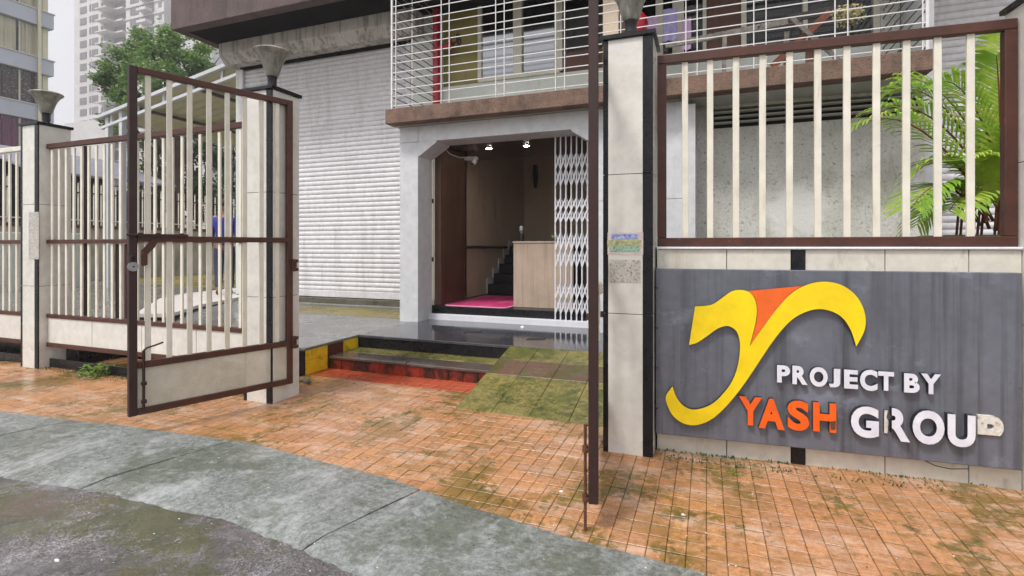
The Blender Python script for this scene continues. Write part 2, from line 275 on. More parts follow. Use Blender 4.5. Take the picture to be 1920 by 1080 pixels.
    col = mixc(nt, rng(nt, nz(nt, pv, 9, 6, .7), .3, .7), srgb(216, 212, 198), srgb(194, 188, 170)); L(nt, col, b.inputs['Base Color'])
    wv = N(nt, 'ShaderNodeTexWave'); wv.wave_type = 'BANDS'; wv.bands_direction = 'DIAGONAL'; wv.inputs['Scale'].default_value = 34; L(nt, pv, wv.inputs[0])
    tr = N(nt, 'ShaderNodeBsdfTransparent'); mx = N(nt, 'ShaderNodeMixShader')
    L(nt, rng(nt, wv.outputs['Fac'], .86, .92, 0, .9), mx.inputs[0]); L(nt, b.outputs[0], mx.inputs[1]); L(nt, tr.outputs[0], mx.inputs[2]); L(nt, mx.outputs[0], out.inputs[0])
    D['sheet'] = m
    def leaf(name, c, c2, c3):
        m, nt, b = newmat(name); pv = posvec(nt)
        col = mixc(nt, rng(nt, nz(nt, pv, 1.3, 3, .6), .3, .7), c, c2)
        col = mixc(nt, rng(nt, nz(nt, pv, 9., 3, .6), .5, .75), col, c3)
        L(nt, col, b.inputs['Base Color']); b.inputs['Roughness'].default_value = .45
        tl = N(nt, 'ShaderNodeBsdfTranslucent'); L(nt, col, tl.inputs[0]); mx = N(nt, 'ShaderNodeMixShader'); mx.inputs[0].default_value = .35
        L(nt, b.outputs[0], mx.inputs[1]); L(nt, tl.outputs[0], mx.inputs[2]); L(nt, mx.outputs[0], nt.nodes['Material Output'].inputs[0]); return m
    D['leaf'] = leaf('tree_leaf', srgb(126, 156, 86), srgb(86, 124, 72), srgb(172, 184, 112))
    D['leaf_dark'] = leaf('hedge_leaf', srgb(84, 112, 72), srgb(60, 88, 58), srgb(122, 142, 92))
    D['palm'] = leaf('palm_leaf', srgb(166, 196, 66), srgb(118, 166, 58), srgb(212, 212, 98))
    D['weed'] = leaf('weed_leaf', srgb(122, 158, 62), srgb(98, 138, 50), srgb(156, 180, 84))
    m, nt, b = newmat('downlight_glass'); b.inputs['Emission Color'].default_value = (1, .93, .82, 1); b.inputs['Emission Strength'].default_value = 60
    D['lamp_on'] = m
setup_mats()
# ---------------------------------------------------------------- mesh helpers
WM = {}
class MB:
    def __init__(s, tf=None): s.v = []; s.f = []; s.m = []; s.tf = tf; s.cm = 0
    def add(s, vs, fs):
        o = len(s.v)
        s.v += [Vector(s.tf(*p)) if s.tf else Vector(p) for p in vs]
        s.f += [tuple(i+o for i in f) for f in fs]; s.m += [s.cm]*len(fs); return s
    def box(s, x0, x1, y0, y1, z0, z1, b=0.):
        x0, x1 = min(x0, x1), max(x0, x1); y0, y1 = min(y0, y1), max(y0, y1); z0, z1 = min(z0, z1), max(z0, z1)
        if not b:
            return s.add([(x, y, z) for z in (z0, z1) for y in (y0, y1) for x in (x0, x1)],
                         [(0, 2, 3, 1), (4, 5, 7, 6), (0, 1, 5, 4), (2, 6, 7, 3), (0, 4, 6, 2), (1, 3, 7, 5)])
        b = min(b, (x1-x0)*.45, (y1-y0)*.45, (z1-z0)*.45)
        V = []; idx = {}
        for i, x in enumerate((x0, x1)):
            for j, y in enumerate((y0, y1)):
                for k, z in enumerate((z0, z1)):
                    dx = b*(1-2*i); dy = b*(1-2*j); dz = b*(1-2*k)
                    for a, p in enumerate(((x, y+dy, z+dz), (x+dx, y, z+dz), (x+dx, y+dy, z))):
                        idx[(i, j, k, a)] = len(V); V.append(p)
        F = []
        for i in (0, 1):
            F.append([idx[(i, 0, 0, 0)], idx[(i, 1, 0, 0)], idx[(i, 1, 1, 0)], idx[(i, 0, 1, 0)]])
            F.append([idx[(0, i, 0, 1)], idx[(1, i, 0, 1)], idx[(1, i, 1, 1)], idx[(0, i, 1, 1)]])
            F.append([idx[(0, 0, i, 2)], idx[(1, 0, i, 2)], idx[(1, 1, i, 2)], idx[(0, 1, i, 2)]])
            for j in (0, 1):
                F.append([idx[(i, j, 0, 0)], idx[(i, j, 1, 0)], idx[(i, j, 1, 1)], idx[(i, j, 0, 1)]])
                F.append([idx[(i, 0, j, 0)], idx[(i, 1, j, 0)], idx[(i, 1, j, 2)], idx[(i, 0, j, 2)]])
                F.append([idx[(0, i, j, 1)], idx[(1, i, j, 1)], idx[(1, i, j, 2)], idx[(0, i, j, 2)]])
                for k in (0, 1): F.append([idx[(i, j, k, 0)], idx[(i, j, k, 1)], idx[(i, j, k, 2)]])
        return s.add(V, F)
    def tube(s, p0, p1, r, n=8, r1=None, caps=True):
        p0 = Vector(p0); p1 = Vector(p1); d = (p1-p0).normalized(); a = d.orthogonal().normalized(); c = d.cross(a); r1 = r if r1 is None else r1
        V = [tuple(p0+(a*cos(2*pi*i/n)+c*sin(2*pi*i/n))*r) for i in range(n)]+[tuple(p1+(a*cos(2*pi*i/n)+c*sin(2*pi*i/n))*r1) for i in range(n)]
        F = [(i, (i+1) % n, n+(i+1) % n, n+i) for i in range(n)]
        if caps: F += [tuple(range(n))[::-1], tuple(range(n, 2*n))]
        return s.add(V, F)
    def path(s, pts, r, n=6, rr=None):
        pts = [Vector(p) for p in pts]; V = []; F = []; m = len(pts); prev = None
        for i, p in enumerate(pts):
            d = (pts[min(i+1, m-1)]-pts[max(i-1, 0)]).normalized()
            a = d.orthogonal().normalized() if prev is None else (prev-d*prev.dot(d)).normalized()
            prev = a; c = d.cross(a); q = (rr[i] if rr else r)
            V += [tuple(p+(a*cos(2*pi*k/n)+c*sin(2*pi*k/n))*q) for k in range(n)]
        for i in range(m-1): F += [(i*n+k, i*n+(k+1) % n, (i+1)*n+(k+1) % n, (i+1)*n+k) for k in range(n)]
        F += [tuple(range(n))[::-1], tuple(range((m-1)*n, m*n))]
        return s.add(V, F)
    def lathe(s, prof, c=(0, 0, 0), n=24, caps=True):
        V = []; F = []; m = len(prof)
        for r, z in prof: V += [(c[0]+r*cos(2*pi*k/n), c[1]+r*sin(2*pi*k/n), c[2]+z) for k in range(n)]
        for i in range(m-1): F += [(i*n+k, i*n+(k+1) % n, (i+1)*n+(k+1) % n, (i+1)*n+k) for k in range(n)]
        if caps: F += [tuple(range(n))[::-1], tuple(range((m-1)*n, m*n))]
        return s.add(V, F)
    def extr(s, poly, vec, close=True):
        vec = Vector(vec); n = len(poly); V = [tuple(Vector(p)) for p in poly]+[tuple(Vector(p)+vec) for p in poly]
        F = [(i, (i+1) % n, n+(i+1) % n, n+i) for i in range(n)]
        if close: F += [tuple(range(n))[::-1], tuple(range(n, 2*n))]
        return s.add(V, F)
    def quad(s, a, b, c, d): return s.add([a, b, c, d], [(0, 1, 2, 3)])
def mesh_of(mb, mats, inv=None, smooth=False, recalc=True):
    me = bpy.data.meshes.new('mesh')
    vs_ = [inv @ p for p in mb.v] if inv else mb.v
    me.from_pydata([tuple(p) for p in vs_], [], mb.f)
    for m in (mats if isinstance(mats, (list, tuple)) else [mats]): me.materials.append(MAT[m] if isinstance(m, str) else m)
    if any(mb.m): me.polygons.foreach_set('material_index', mb.m)
    if recalc:
        bm = bmesh.new(); bm.from_mesh(me); bmesh.ops.recalc_face_normals(bm, faces=bm.faces); bm.to_mesh(me); bm.free()
    if smooth:
        for p in me.polygons: p.use_smooth = True
        try: me.set_sharp_from_angle(angle=radians(40))
        except Exception: pass
    me.update(); return me
def tag(o, label=None, cat=None, group=None, kind=None):
    if label: o['label'] = label
    if cat: o['category'] = cat
    if group: o['group'] = group
    if kind: o['kind'] = kind
    return o
def thing(name, label, cat, loc=(0, 0, 0), rz=0., group=None):
    o = bpy.data.objects.new(name, None); C.objects.link(o); o.empty_display_size = .2
    o.location = loc; o.rotation_euler = (0, 0, rz); WM[o.name] = Matrix.Translation(Vector(loc)) @ Matrix.Rotation(rz, 4, 'Z')
    return tag(o, label, cat, group)
def obj(name, mb, mat, parent=None, smooth=False, kind=None, label=None, recalc=True):
    """mesh authored in world coordinates; stored in the parent's frame"""
    inv = None
    if parent is not None: inv = WM[parent.name].inverted()
    me = mesh_of(mb, mat, inv, smooth, recalc); me.name = name
    o = bpy.data.objects.new(name, me); C.objects.link(o)
    WM[o.name] = WM[parent.name].copy() if parent is not None else Matrix.Identity(4)
    if parent is not None: o.parent = parent
    return tag(o, label, None, None, kind)
def inst(name, me, parent, loc, rz=0., rot=None):
    """shared mesh authored round its own origin, placed at a world position"""
    o = bpy.data.objects.new(name, me); C.objects.link(o)
    w = Matrix.Translation(Vector(loc)) @ (rot if rot else Matrix.Rotation(rz, 4, 'Z'))
    WM[o.name] = w
    if parent is not None: o.parent = parent; w = WM[parent.name].inverted() @ w
    o.matrix_local = w; return o
def solo(name, mb, mat, label, cat, base, group=None, smooth=False):
    """a one-mesh thing whose origin sits at its base"""
    inv = Matrix.Translation(Vector(base)).inverted(); me = mesh_of(mb, mat, inv, smooth); me.name = name
    o = bpy.data.objects.new(name, me); C.objects.link(o); o.location = base; WM[o.name] = Matrix.Translation(Vector(base)); return tag(o, label, cat, group)
# ================================================================ GROUND
PZ, YZ = .27, .36          # platform and yard levels
def lerp_pts(pts, x):
    if x <= pts[0][0]: return pts[0][1]
    for (x0, y0), (x1, y1) in zip(pts, pts[1:]):
        if x <= x1: return y0+(y1-y0)*(x-x0)/(x1-x0)
    return pts[-1][1]
EDGE_IN = [(-40, 1.5), (-9, 1.98), (-5, 2.26), (-3.83, 2.38), (-2.72, 2.46), (-1.6, 2.34), (-.8, 2.17), (0, 2.08), (1.5, 1.96), (6, 1.7), (40, 1.)]
EDGE_OUT = [(-40, .9), (-9, 1.36), (-5, 1.55), (-3.2, 1.70), (-2.1, 1.75), (-1.2, 1.64), (0, 1.45), (6, 1.05), (40, .3)]
mb = MB(); mb.quad((-1500, -1500, -.12), (1500, -1500, -.12), (1500, 1500, -.12), (-1500, 1500, -.12))
obj('ground', mb, 'ground', kind='structure')
xs = [-40+i*.5 for i in range(161)]
mb = MB()
for a, b_ in zip(xs, xs[1:]):
    mb.quad((a, -9, -.02), (b_, -9, -.02), (b_, lerp_pts(EDGE_OUT, b_)+.06, -.012), (a, lerp_pts(EDGE_OUT, a)+.06, -.012))
obj('road', mb, 'road', kind='structure')
# gutter: cast concrete slabs with joints
mb = MB()
for a, b_ in zip(xs, xs[1:]):
    mb.quad((a, lerp_pts(EDGE_OUT, a), -.03), (b_, lerp_pts(EDGE_OUT, b_), -.03), (b_, lerp_pts(EDGE_IN, b_)+.02, -.03), (a, lerp_pts(EDGE_IN, a)+.02, -.03))
gut = obj('gutter', mb, 'concrete_dark', kind='structure')
cuts = [-16, -13.6, -11.3, -9.1, -7.2, -5.75, -4.35, -2.95, -1.47, -.1, 1.35, 2.9, 4.6]
for i, (a, b_) in enumerate(zip(cuts, cuts[1:])):
    n = 60; V = []; F = []
    sk = .10
    for k in range(n+1):
        for j in range(7):
            q = j/6
            x = a+(b_-a)*k/n; xx = x + sk*(q-.5)*2
            if k == 0: xx += .006
            if k == n: xx -= .006
            y = lerp_pts(EDGE_OUT, xx)*(1-q)+(lerp_pts(EDGE_IN, xx)+.012)*q
            y += (.012*mnoise.noise((xx*3, q*5, 2.)) if j == 6 else .03*mnoise.noise((xx*4, 1., 7.))+.03*mnoise.noise((xx*1.3, 4., 7.))+.012*mnoise.noise((xx*17, 2., 9.)) if j == 0 else 0)
            z = .006+.010*abs(mnoise.noise((xx*1.7, y*2.5, i*3.1)))*(0 < j < 6)-(.016 if j == 0 else 0)
            V.append((xx, y, z))
    for k in range(n):
        for j in range(6):
            F.append((k*7+j, (k+1)*7+j, (k+1)*7+j+1, k*7+j+1))
    m = len(V)
    ring = [k*7 for k in range(n+1)]+[n*7+j for j in range(1, 7)]+[k*7+6 for k in range(n-1, -1, -1)]+[j for j in range(5, 0, -1)]
    for r in ring: V.append((V[r][0], V[r][1], -.05))
    for q in range(len(ring)): F.append((ring[q], m+q, m+(q+1) % len(ring), ring[(q+1) % len(ring)]))
    mbs = MB(); mbs.add(V, F); obj('concrete_slab', mbs, 'gutter', gut, smooth=True)
# ---- pavement of 10 cm squares
mb = MB(); mb.quad((-22, 1.7, -.022), (7, 1.7, -.022), (7, 5.0, -.022), (-22, 5.0, -.022))
pav = obj('pavement', mb, 'bed', kind='structure')
TX, T = .078, .1; cells = []
for i in range(-270, 86):
    for j in range(19, 50):
        x = i*TX+TX/2; y = j*T+.05
        if y-.05 < lerp_pts(EDGE_IN, x)-.10: continue
        if x > -.3 and y > 3.32+ (x+.3)*.063: continue
        if -3.63 < x < -.5 and y > 4.30: continue
        if x <= -3.63 and y > 3.93: continue
        if x < -7.2 and y > 3.3: continue
        if -1.82 < x < -.3 and y > 3.60: continue
        red = (-3.65 < x < -1.75 and y > 4.02)
        p = Vector((x, y, 0))-OC; dep = p.dot(FW)
        vis = False; size = 0
        if dep > .6:
            u = 960+CF*p.dot(RT)/dep; v = HZ-CF*p.z/dep
            vis = -20 < u < 1940 and v < 1100; size = 1/dep
        cells.append((x, y, red, vis, size))
cells.sort(key=lambda c: (-c[3], -c[4]))
def tile_mesh(mat):
    m = MB(); m.box(-.0383, .0383, -.0474, .0474, -.018, 0, .0018); return mesh_of(m, mat)
tm = tile_mesh('paver'); tm.name = 'paver'; tmr = tile_mesh('paver_red'); tmr.name = 'paver_red'
rest = MB(); rnd = random.Random(3)
for k, (x, y, red, vis, sz) in enumerate(cells):
    dz = rnd.uniform(-.0022, .0015)+.0025*mnoise.noise((x*1.2, y*1.2, 3.))
    if k < 300: 
        o = inst('paver', tmr if red else tm, pav, (x, y, dz), rot=Matrix.Rotation(rnd.uniform(-.006, .006), 4, 'Z') @ Matrix.Rotation(rnd.uniform(-.005, .005), 4, 'X'))
    else:
        rest.cm = 1 if red else 0
        a = rnd.uniform(-.01, .01); rest.box(x-.0383, x+.0383, y-.0474, y+.0474, -.018, dz, .0018)
obj('distant_pavers', rest, ['paver', 'paver_red'], pav, kind='stuff', recalc=False)
# ---- raised yard and platform
mb = MB()
mb.box(-3.63, 6, 4.80, 6.17, -.1, PZ-.03)
mb.box(-6.2, -3.665, 3.97, 7.3, -.1, PZ-.03)
plat = obj('platform', mb, 'concrete_dark', kind='structure')
mb = MB(); mb.box(-3.64, 6, 4.772, 6.14, PZ-.03, PZ, .004); obj('granite_slab', mb, 'granite', plat)
mb = MB(); mb.box(-6.2, -3.643, 3.955, 6.05, PZ-.03, PZ-.002, .004); obj('cement_screed', mb, 'cement', plat)
mb = MB(); mb.box(-6.2, -3.81, 6.052, 7.05, PZ-.03, PZ+.0005); obj('mossy_screed', mb, 'moss_strip', plat)
mb = MB(); mb.box(-3.62, -1.82, 4.78, 4.80, .1, PZ-.031, .003); obj('step_riser', mb, 'granite_black', plat)
# kerb face with painted tiles on the side of the steps
kerb = [(3.97, 4.12, 0, .135, 'yellow_tile'), (4.12, 4.285, 0, .135, 'yellow_tile'), (3.97, 4.12, .135, .24, 'yellow_tile'), (4.12, 4.285, .135, .24, 'yellow_tile'),
        (4.285, 4.53, .12, .24, 'dark_red_tile'), (4.53, 4.66, .12, .24, 'yellow_tile'), (4.66, 4.78, .12, .24, 'yellow_tile')]
for y0, y1, z0, z1, m_ in kerb:
    mb = MB(); mb.box(-3.665, -3.645, y0+.002, y1-.002, z0+.001, z1-.001, .003); obj('kerb_tile', mb, m_, plat)
mb = MB(); mb.box(-6.2, -3.647, 3.95, 3.97, -.05, .239, .003); obj('kerb_front', mb, 'granite_black', plat)
# lower step
mb = MB(); mb.box(-3.64, -1.81, 4.33, 4.80, -.05, .10)
step = obj('step', mb, 'concrete_dark', kind='structure')
mb = MB(); mb.box(-3.64, -2.72, 4.285, 4.53, .10, .13, .006); obj('tread_slab', mb, 'tread', step)
mb = MB(); mb.box(-2.712, -1.80, 4.282, 4.53, .10, .129, .006); obj('tread_slab', mb, 'tread', step)
mb = MB(); mb.box(-3.64, -1.80, 4.534, 4.778, .10, .131, .003); obj('mossy_tread', mb, 'pad_green', step)
x = -3.64
for k in range(12):
    w = .153; mb = MB(); mb.box(x+.002, x+w-.002, 4.30, 4.33, -.01, .099, .003); obj('riser_tile', mb, 'red_tile', step); x += w
# ramp of mossy tiles
def rampz(y): return max(0, (y-3.57)/1.2*.27)
mb = MB(); mb.extr([(-1.80, 3.60, -.03), (-1.80, 4.77, -.03), (-1.80, 4.77, .235), ], (2.4, 0, 0)); ramp = obj('ramp', mb, 'concrete_dark', kind='structure')
for r in range(4):
    for c_ in range(8):
        y0 = 3.565+r*.3015; x0 = -1.82+c_*.3
        mb = MB(lambda X, Y, Z: (X, Y, Z+.005+(Y-3.57)/1.2*.268)); mb.box(x0+.002, x0+.298, y0+.002, y0+.299, -.03, random.uniform(-.002, .001), .0015)
        obj('ramp_tile', mb, 'pad_red' if r == 2 else 'pad_green', ramp)
# yard behind the gate row
mb = MB()
ys = [3.47, 5, 6.5, 8, 10, 13, 17]
def yz(x): return PZ-.004 + (YZ-PZ)*min(1, max(0, (-6.2-x)/1.6))
xx = [-22, -15.6, -12, -9, -7.8, -7, -6.2]
V = [(x, y, yz(x)) for x in xx for y in ys]; n = len(ys)
mb.add(V, [(i*n+j, (i+1)*n+j, (i+1)*n+j+1, i*n+j+1) for i in range(len(xx)-1) for j in range(n-1)])
mb.cm = 1; mb.quad((-22, 3.47, YZ-.004), (-22, 3.47, -.1), (-6.2, 3.47, -.1), (-6.2, 3.47, PZ-.004))
mb.quad((-6.2, 3.47, -.1), (-6.2, 3.47, PZ-.004), (-6.2, 3.96, PZ-.004), (-6.2, 3.96, -.1))
obj('yard', mb, ['cement', 'granite_black'], kind='structure')
mb = MB()   # mossy yellow part of the yard
mb.add([(-15.4, 9.0, YZ+.001), (-9.6, 7.9, YZ+.001), (-8.05, 7.9, YZ+.001), (-8.05, 16.5, YZ+.001), (-15.4, 16.5, YZ+.001)], [(0, 1, 2, 3, 4)])
obj('mossy_yard', mb, 'moss_strip', kind='structure')
pts = [gz(252, 592, YZ), gz(300, 562, YZ), gz(345, 553, YZ), gz(452, 541, YZ), gz(452, 559, YZ), gz(372, 575, YZ), gz(320, 592, YZ)]
mb = MB(); mb.extr([(p.x, p.y, YZ-.02) for p in pts], (0, 0, .045)); obj('stone_path', mb, 'mat_white', kind='structure')

# ================================================================ GATE PILLARS AND LAMPS
PW = .294
def pillar(xc, y0, label, rz=0., tf=None, height=2.54):
    """xc: left edge, y0: front face"""
    base = (xc+PW/2, y0+PW/2, 0) if tf is None else tuple(tf(xc+PW/2, y0+PW/2, 0))
    t = thing('gate_pillar', label, 'pillar', base, rz, 'tiled gate pillars')
    f = tf or (lambda x, y, z: (x, y, z))
    mb = MB(f); mb.box(xc+.008, xc+PW-.008, y0+.008, y0+PW-.008, -.04, height-.03); obj('core', mb, 'grout', t)
    zs = [0, .845, 1.69, height-.028]
    for k in range(3):
        z0, z1 = zs[k]+(.002 if k else -.03), zs[k+1]-.002
        for (x0, x1, m_) in ((xc+.03, xc+PW-.058, 'cream_tile'), (xc-.001, xc+.028, 'granite_black'), (xc+PW-.056, xc+PW+.001, 'granite_black')):
            mb = MB(f); mb.box(x0, x1, y0-(.002 if m_ == 'granite_black' else 0), y0+.01, z0, z1, .0015); obj('tile', mb, m_, t)
        for xs_ in (xc, xc+PW-.010):
            mb = MB(f); mb.box(xs_, xs_+.010, y0+.0115, y0+PW, z0, z1, .0015); obj('tile', mb, 'cream_tile', t)
        mb = MB(f); mb.box(xc+.0105, xc+PW-.0105, y0+PW-.01, y0+PW-.0005, z0, z1); obj('tile', mb, 'cream_tile', t)
    mb = MB(f); mb.box(xc-.018, xc+PW+.018, y0-.018, y0+PW+.018, height-.028, height, .003); obj('cap', mb, 'granite_black', t)
    return t
def lamp(x, y, z, label):
    t = thing('pillar_lamp', label, 'lamp', (x, y, z), 0, 'flared lamps on the gate pillars')
    mb = MB(); mb.lathe([(.045, -.004), (.045, .012), (.03, .02), (.03, .05), (.036, .055), (.036, .115), (.04, .12), (.04, .135), (.02, .137)], (x, y, z), 20); obj('neck', mb, 'lamp_neck', t, True)
    pr = [(.02, .125), (.045, .13), (.056, .15), (.066, .19), (.080, .235), (.098, .275), (.120, .305), (.142, .325), (.146, .333), (.142, .340), (.120, .350), (.07, .358), (.0, .36)]
    mb = MB(); mb.lathe(pr, (x, y, z), 32, False); obj('shade', mb, 'lamp_shade', t, True)
    mb = MB()
    for k in range(4): 
        a = k*pi/2+.4; mb.tube((x+.05*cos(a), y+.05*sin(a), z), (x+.05*cos(a), y+.05*sin(a), z+.018), .006, 6)
    obj('bolt', mb, 'steel', t)
    return t
YR = 3.16
pl_l = pillar(-6.416-PW, YR+.06, 'cream tiled gate pillar with a torn poster patch, beside the far apartment block')
pl_m = pillar(-3.24-PW, YR, 'cream tiled gate pillar carrying the open barred gate leaf, next to the yellow kerb')
pl_r = pillar(-.298-PW, YR-.01, 'cream tiled gate pillar with printed stickers, beside the grey sign board')
pl_e = pillar(1.83, -.08, 'cream tiled pillar at the end of the sign wall, behind the board edge', RA, fr)
lamp(-6.416-PW/2, YR+.06+PW/2, 2.54, 'flared weathered lamp on the pillar in front of the apartment block')
lamp(-3.24-PW/2, YR+PW/2, 2.54, 'flared weathered lamp on the pillar in front of the roller shutter')
lamp(-.298-PW/2, YR-.01+PW/2, 2.54, 'flared weathered lamp on the pillar with printed stickers')
# stickers and poster remains
def flat(name, mats_rows, label, cat, base):
    t = thing(name, label, cat, base)
    for nm, (x0, x1, y, z0, z1), m_ in mats_rows: mb = MB(); mb.box(x0, x1, y-.0012, y, z0, z1); obj(nm, mb, m_, t)
    return t
yf = YR-.0105
s0 = gy(1137, 436, yf); s1 = gy(1206, 478, yf)
X0, X1, ZT, ZB = s0.x, s1.x, s0.z, s1.z
H_ = ZT-ZB
flat('sticker', [('backing', (X0, X1, yf, ZB, ZT), 'sticker_paper'), ('print_band', (X0+.03, X1-.03, yf-.0015, ZB+.70*H_, ZT-.01), 'sticker_blue'), ('print_band', (X0+.005, X1-.01, yf-.0015, ZB+.40*H_, ZB+.66*H_), 'sticker_yellow'),
     ('print_band', (X0+.02, X1-.02, yf-.0015, ZB+.14*H_, ZB+.37*H_), 'sticker_green')], 'small blue and green printed sticker on the cream pillar', 'sticker', (X0, yf, ZB))
s0 = gy(1143, 487, yf); s1 = gy(1201, 531, yf)
flat('torn_sticker', [('residue', (s0.x, s1.x, yf, s1.z, s0.z), 'speckle')], 'speckled grey remains of a torn sticker under the printed sticker', 'sticker', (s0.x, yf, s1.z))
yf = YR+.058
s0 = gy(54, 398, yf); s1 = gy(73, 486, yf)
flat('torn_poster', [('paper', (s0.x, s1.x, yf, s1.z, s0.z), 'speckle')], 'torn pale poster on the pillar before the apartment block', 'poster', (s0.x, yf, s1.z))

# ================================================================ SIGN WALL, SIGN, FENCE PANEL (turned frame)
SW = thing('sign_wall', 'low cream tiled wall under the barred fence panel, behind the sign board', 'wall', tuple(fr(.9, .15, 0)), RA)
mb = MB(fr); mb.box(.012, 1.826, .078, .22, -.05, 1.235); obj('core', mb, 'grout', SW)
for (a, b_) in ((.012, .41), (.414, .755), (.832, 1.22), (1.224, 1.60), (1.604, 1.826)):
    for (z0, z1) in ((-.02, .30), (.304, .61), (.614, .92), (.924, 1.234)):
        mb = MB(fr); mb.box(a, b_, .066, .08, z0, z1, .002); obj('tile', mb, 'wall_tile', SW)
mb = MB(fr); mb.box(.76, .828, .064, .08, -.02, 1.234, .002); obj('granite_strip', mb, 'granite_black', SW)
mb = MB(fr); mb.box(.012, 1.826, .05, .235, 1.236, 1.250, .003); obj('coping', mb, 'white_paint', SW)
# fence panel
FP = thing('fence_panel', 'brown framed fence panel with cream bars on the low wall above the sign', 'fence', tuple(fr(.9, .1, 1.25)), RA)
FT, FB_ = 2.445, 1.2515
for nm, a in (('top_rail', (.012, 1.822, FT-.055, FT)), ('bottom_rail', (.012, 1.822, FB_, FB_+.055)), ('stile', (.012, .067, FB_+.0552, FT-.0552)), ('stile', (1.767, 1.822, FB_+.0552, FT-.0552))):
    mb = MB(fr); mb.box(a[0], a[1], .085, .135, a[2], a[3], .004); obj(nm, mb, 'brown', FP)
me = MB(); me.box(-.018, .018, -.008, .008, 0, FT-FB_-.10, .002); me = mesh_of(me, 'cream_bar'); me.name = 'bar'
for k in range(11): inst('bar', me, FP, fr(.179+.1448*k+random.uniform(-.002, .002), .11+random.uniform(-.003, .003), FB_+.05), rot=Matrix.Rotation(RA, 4, 'Z') @ Matrix.Rotation(random.uniform(-.003, .003), 4, 'Y'))
# sign board
SG = thing('sign_board', 'grey sign board with yellow logo and raised project lettering on the low wall', 'sign', tuple(fr(.9, .02, .11)), RA)
mb = MB(fr); mb.box(.005, 1.795, .0, .064, .115, 1.118, .004); obj('panel', mb, 'sign_grey', SG)
Z2 = lambda x, y: (1200+x/2.25, 440+y/2.25)
def signpoly(name, pts, mat, d0, d1, parent=SG):
    P = [px_sign(*Z2(*p), -d1) for p in pts]
    bm = bmesh.new(); vs_ = [bm.verts.new(fr(s, -d1, z)) for s, z in P]
    from mathutils.geometry import tessellate_polygon
    for tri in tessellate_polygon([[Vector((s, z, 0)) for s, z in P]]):
        try: bm.faces.new([vs_[i] for i in tri])
        except ValueError: pass
    r = bmesh.ops.extrude_face_region(bm, geom=list(bm.faces)); ext = [g for g in r['geom'] if isinstance(g, bmesh.types.BMVert)]
    bmesh.ops.translate(bm, verts=ext, vec=RN*(d1-d0)); bmesh.ops.recalc_face_normals(bm, faces=bm.faces)
    bm.transform(WM[parent.name].inverted())
    me = bpy.data.meshes.new(name); bm.to_mesh(me); bm.free()
    for m_ in (mat, 'letter_side'): me.materials.append(MAT[m_])
    for p in me.polygons: p.material_index = 0 if abs(p.normal.y) > .7 else 1; p.use_smooth = False
    o = bpy.data.objects.new(name, me); C.objects.link(o); o.parent = parent; WM[o.name] = WM[parent.name].copy(); return o
def smooth_closed(pts, corners):
    """Catmull-Rom through the traced outline, kept sharp at the listed corners"""
    out = []; n = len(pts)
    for i in range(n):
        p0, p1, p2, p3 = pts[i-1], pts[i], pts[(i+1) % n], pts[(i+2) % n]
        if i in corners: p0 = p1
        if (i+1) % n in corners: p3 = p2
        for k in range(4):
            t = k/4; q = []
            for a in (0, 1):
                q.append(.5*((2*p1[a])+(-p0[a]+p2[a])*t+(2*p0[a]-5*p1[a]+4*p2[a]-p3[a])*t*t+(-p0[a]+3*p1[a]-3*p2[a]+p3[a])*t**3))
            out.append(tuple(q))
    return out
ye = [(232, 303), (300, 296), (345, 268), (385, 240), (420, 233), (455, 240), (478, 260), (490, 290), (493, 325), (488, 370), (477, 415), (463, 470),
      (520, 390), (580, 310), (640, 247), (700, 213), (760, 199), (820, 203), (872, 224), (915, 262), (942, 310), (952, 360), (945, 410), (912, 472),
      (903, 440), (888, 400), (860, 357), (820, 328), (765, 314), (710, 322), (650, 352), (600, 400), (550, 465), (500, 540), (450, 615), (400, 682), (350, 738), (300, 780),
      (240, 803), (185, 797), (140, 765), (115, 718), (110, 680), (137, 640), (152, 682), (178, 717), (215, 737), (260, 733), (310, 710), (360, 660), (395, 605), (415, 540),
      (422, 470), (415, 425), (400, 400), (370, 385), (330, 395), (280, 430), (240, 456), (207, 465)]
signpoly('logo', smooth_closed(ye, {0, 11, 23, 43, 59}), 'yellow', -.002, .03)
orr = [(453, 238), (560, 228), (686, 216), (640, 245), (580, 310), (520, 390), (464, 468), (479, 415), (491, 368), (495, 325), (492, 289), (479, 258)]
signpoly('logo_wedge', smooth_closed(orr, {0, 2, 6}), 'orange2', -.002, .026)
def glyph(ch, bold):
    cu = bpy.data.curves.new('t', 'FONT'); cu.body = ch; cu.size = 1; cu.offset = bold; cu.resolution_u = 5; cu.fill_mode = 'FRONT'
    o = bpy.data.objects.new('t', cu); C.objects.link(o); dg = bpy.context.evaluated_depsgraph_get(); dg.update()
    me = bpy.data.meshes.new_from_object(o.evaluated_get(dg)); C.objects.unlink(o); bpy.data.objects.remove(o); bpy.data.curves.remove(cu)
    return me
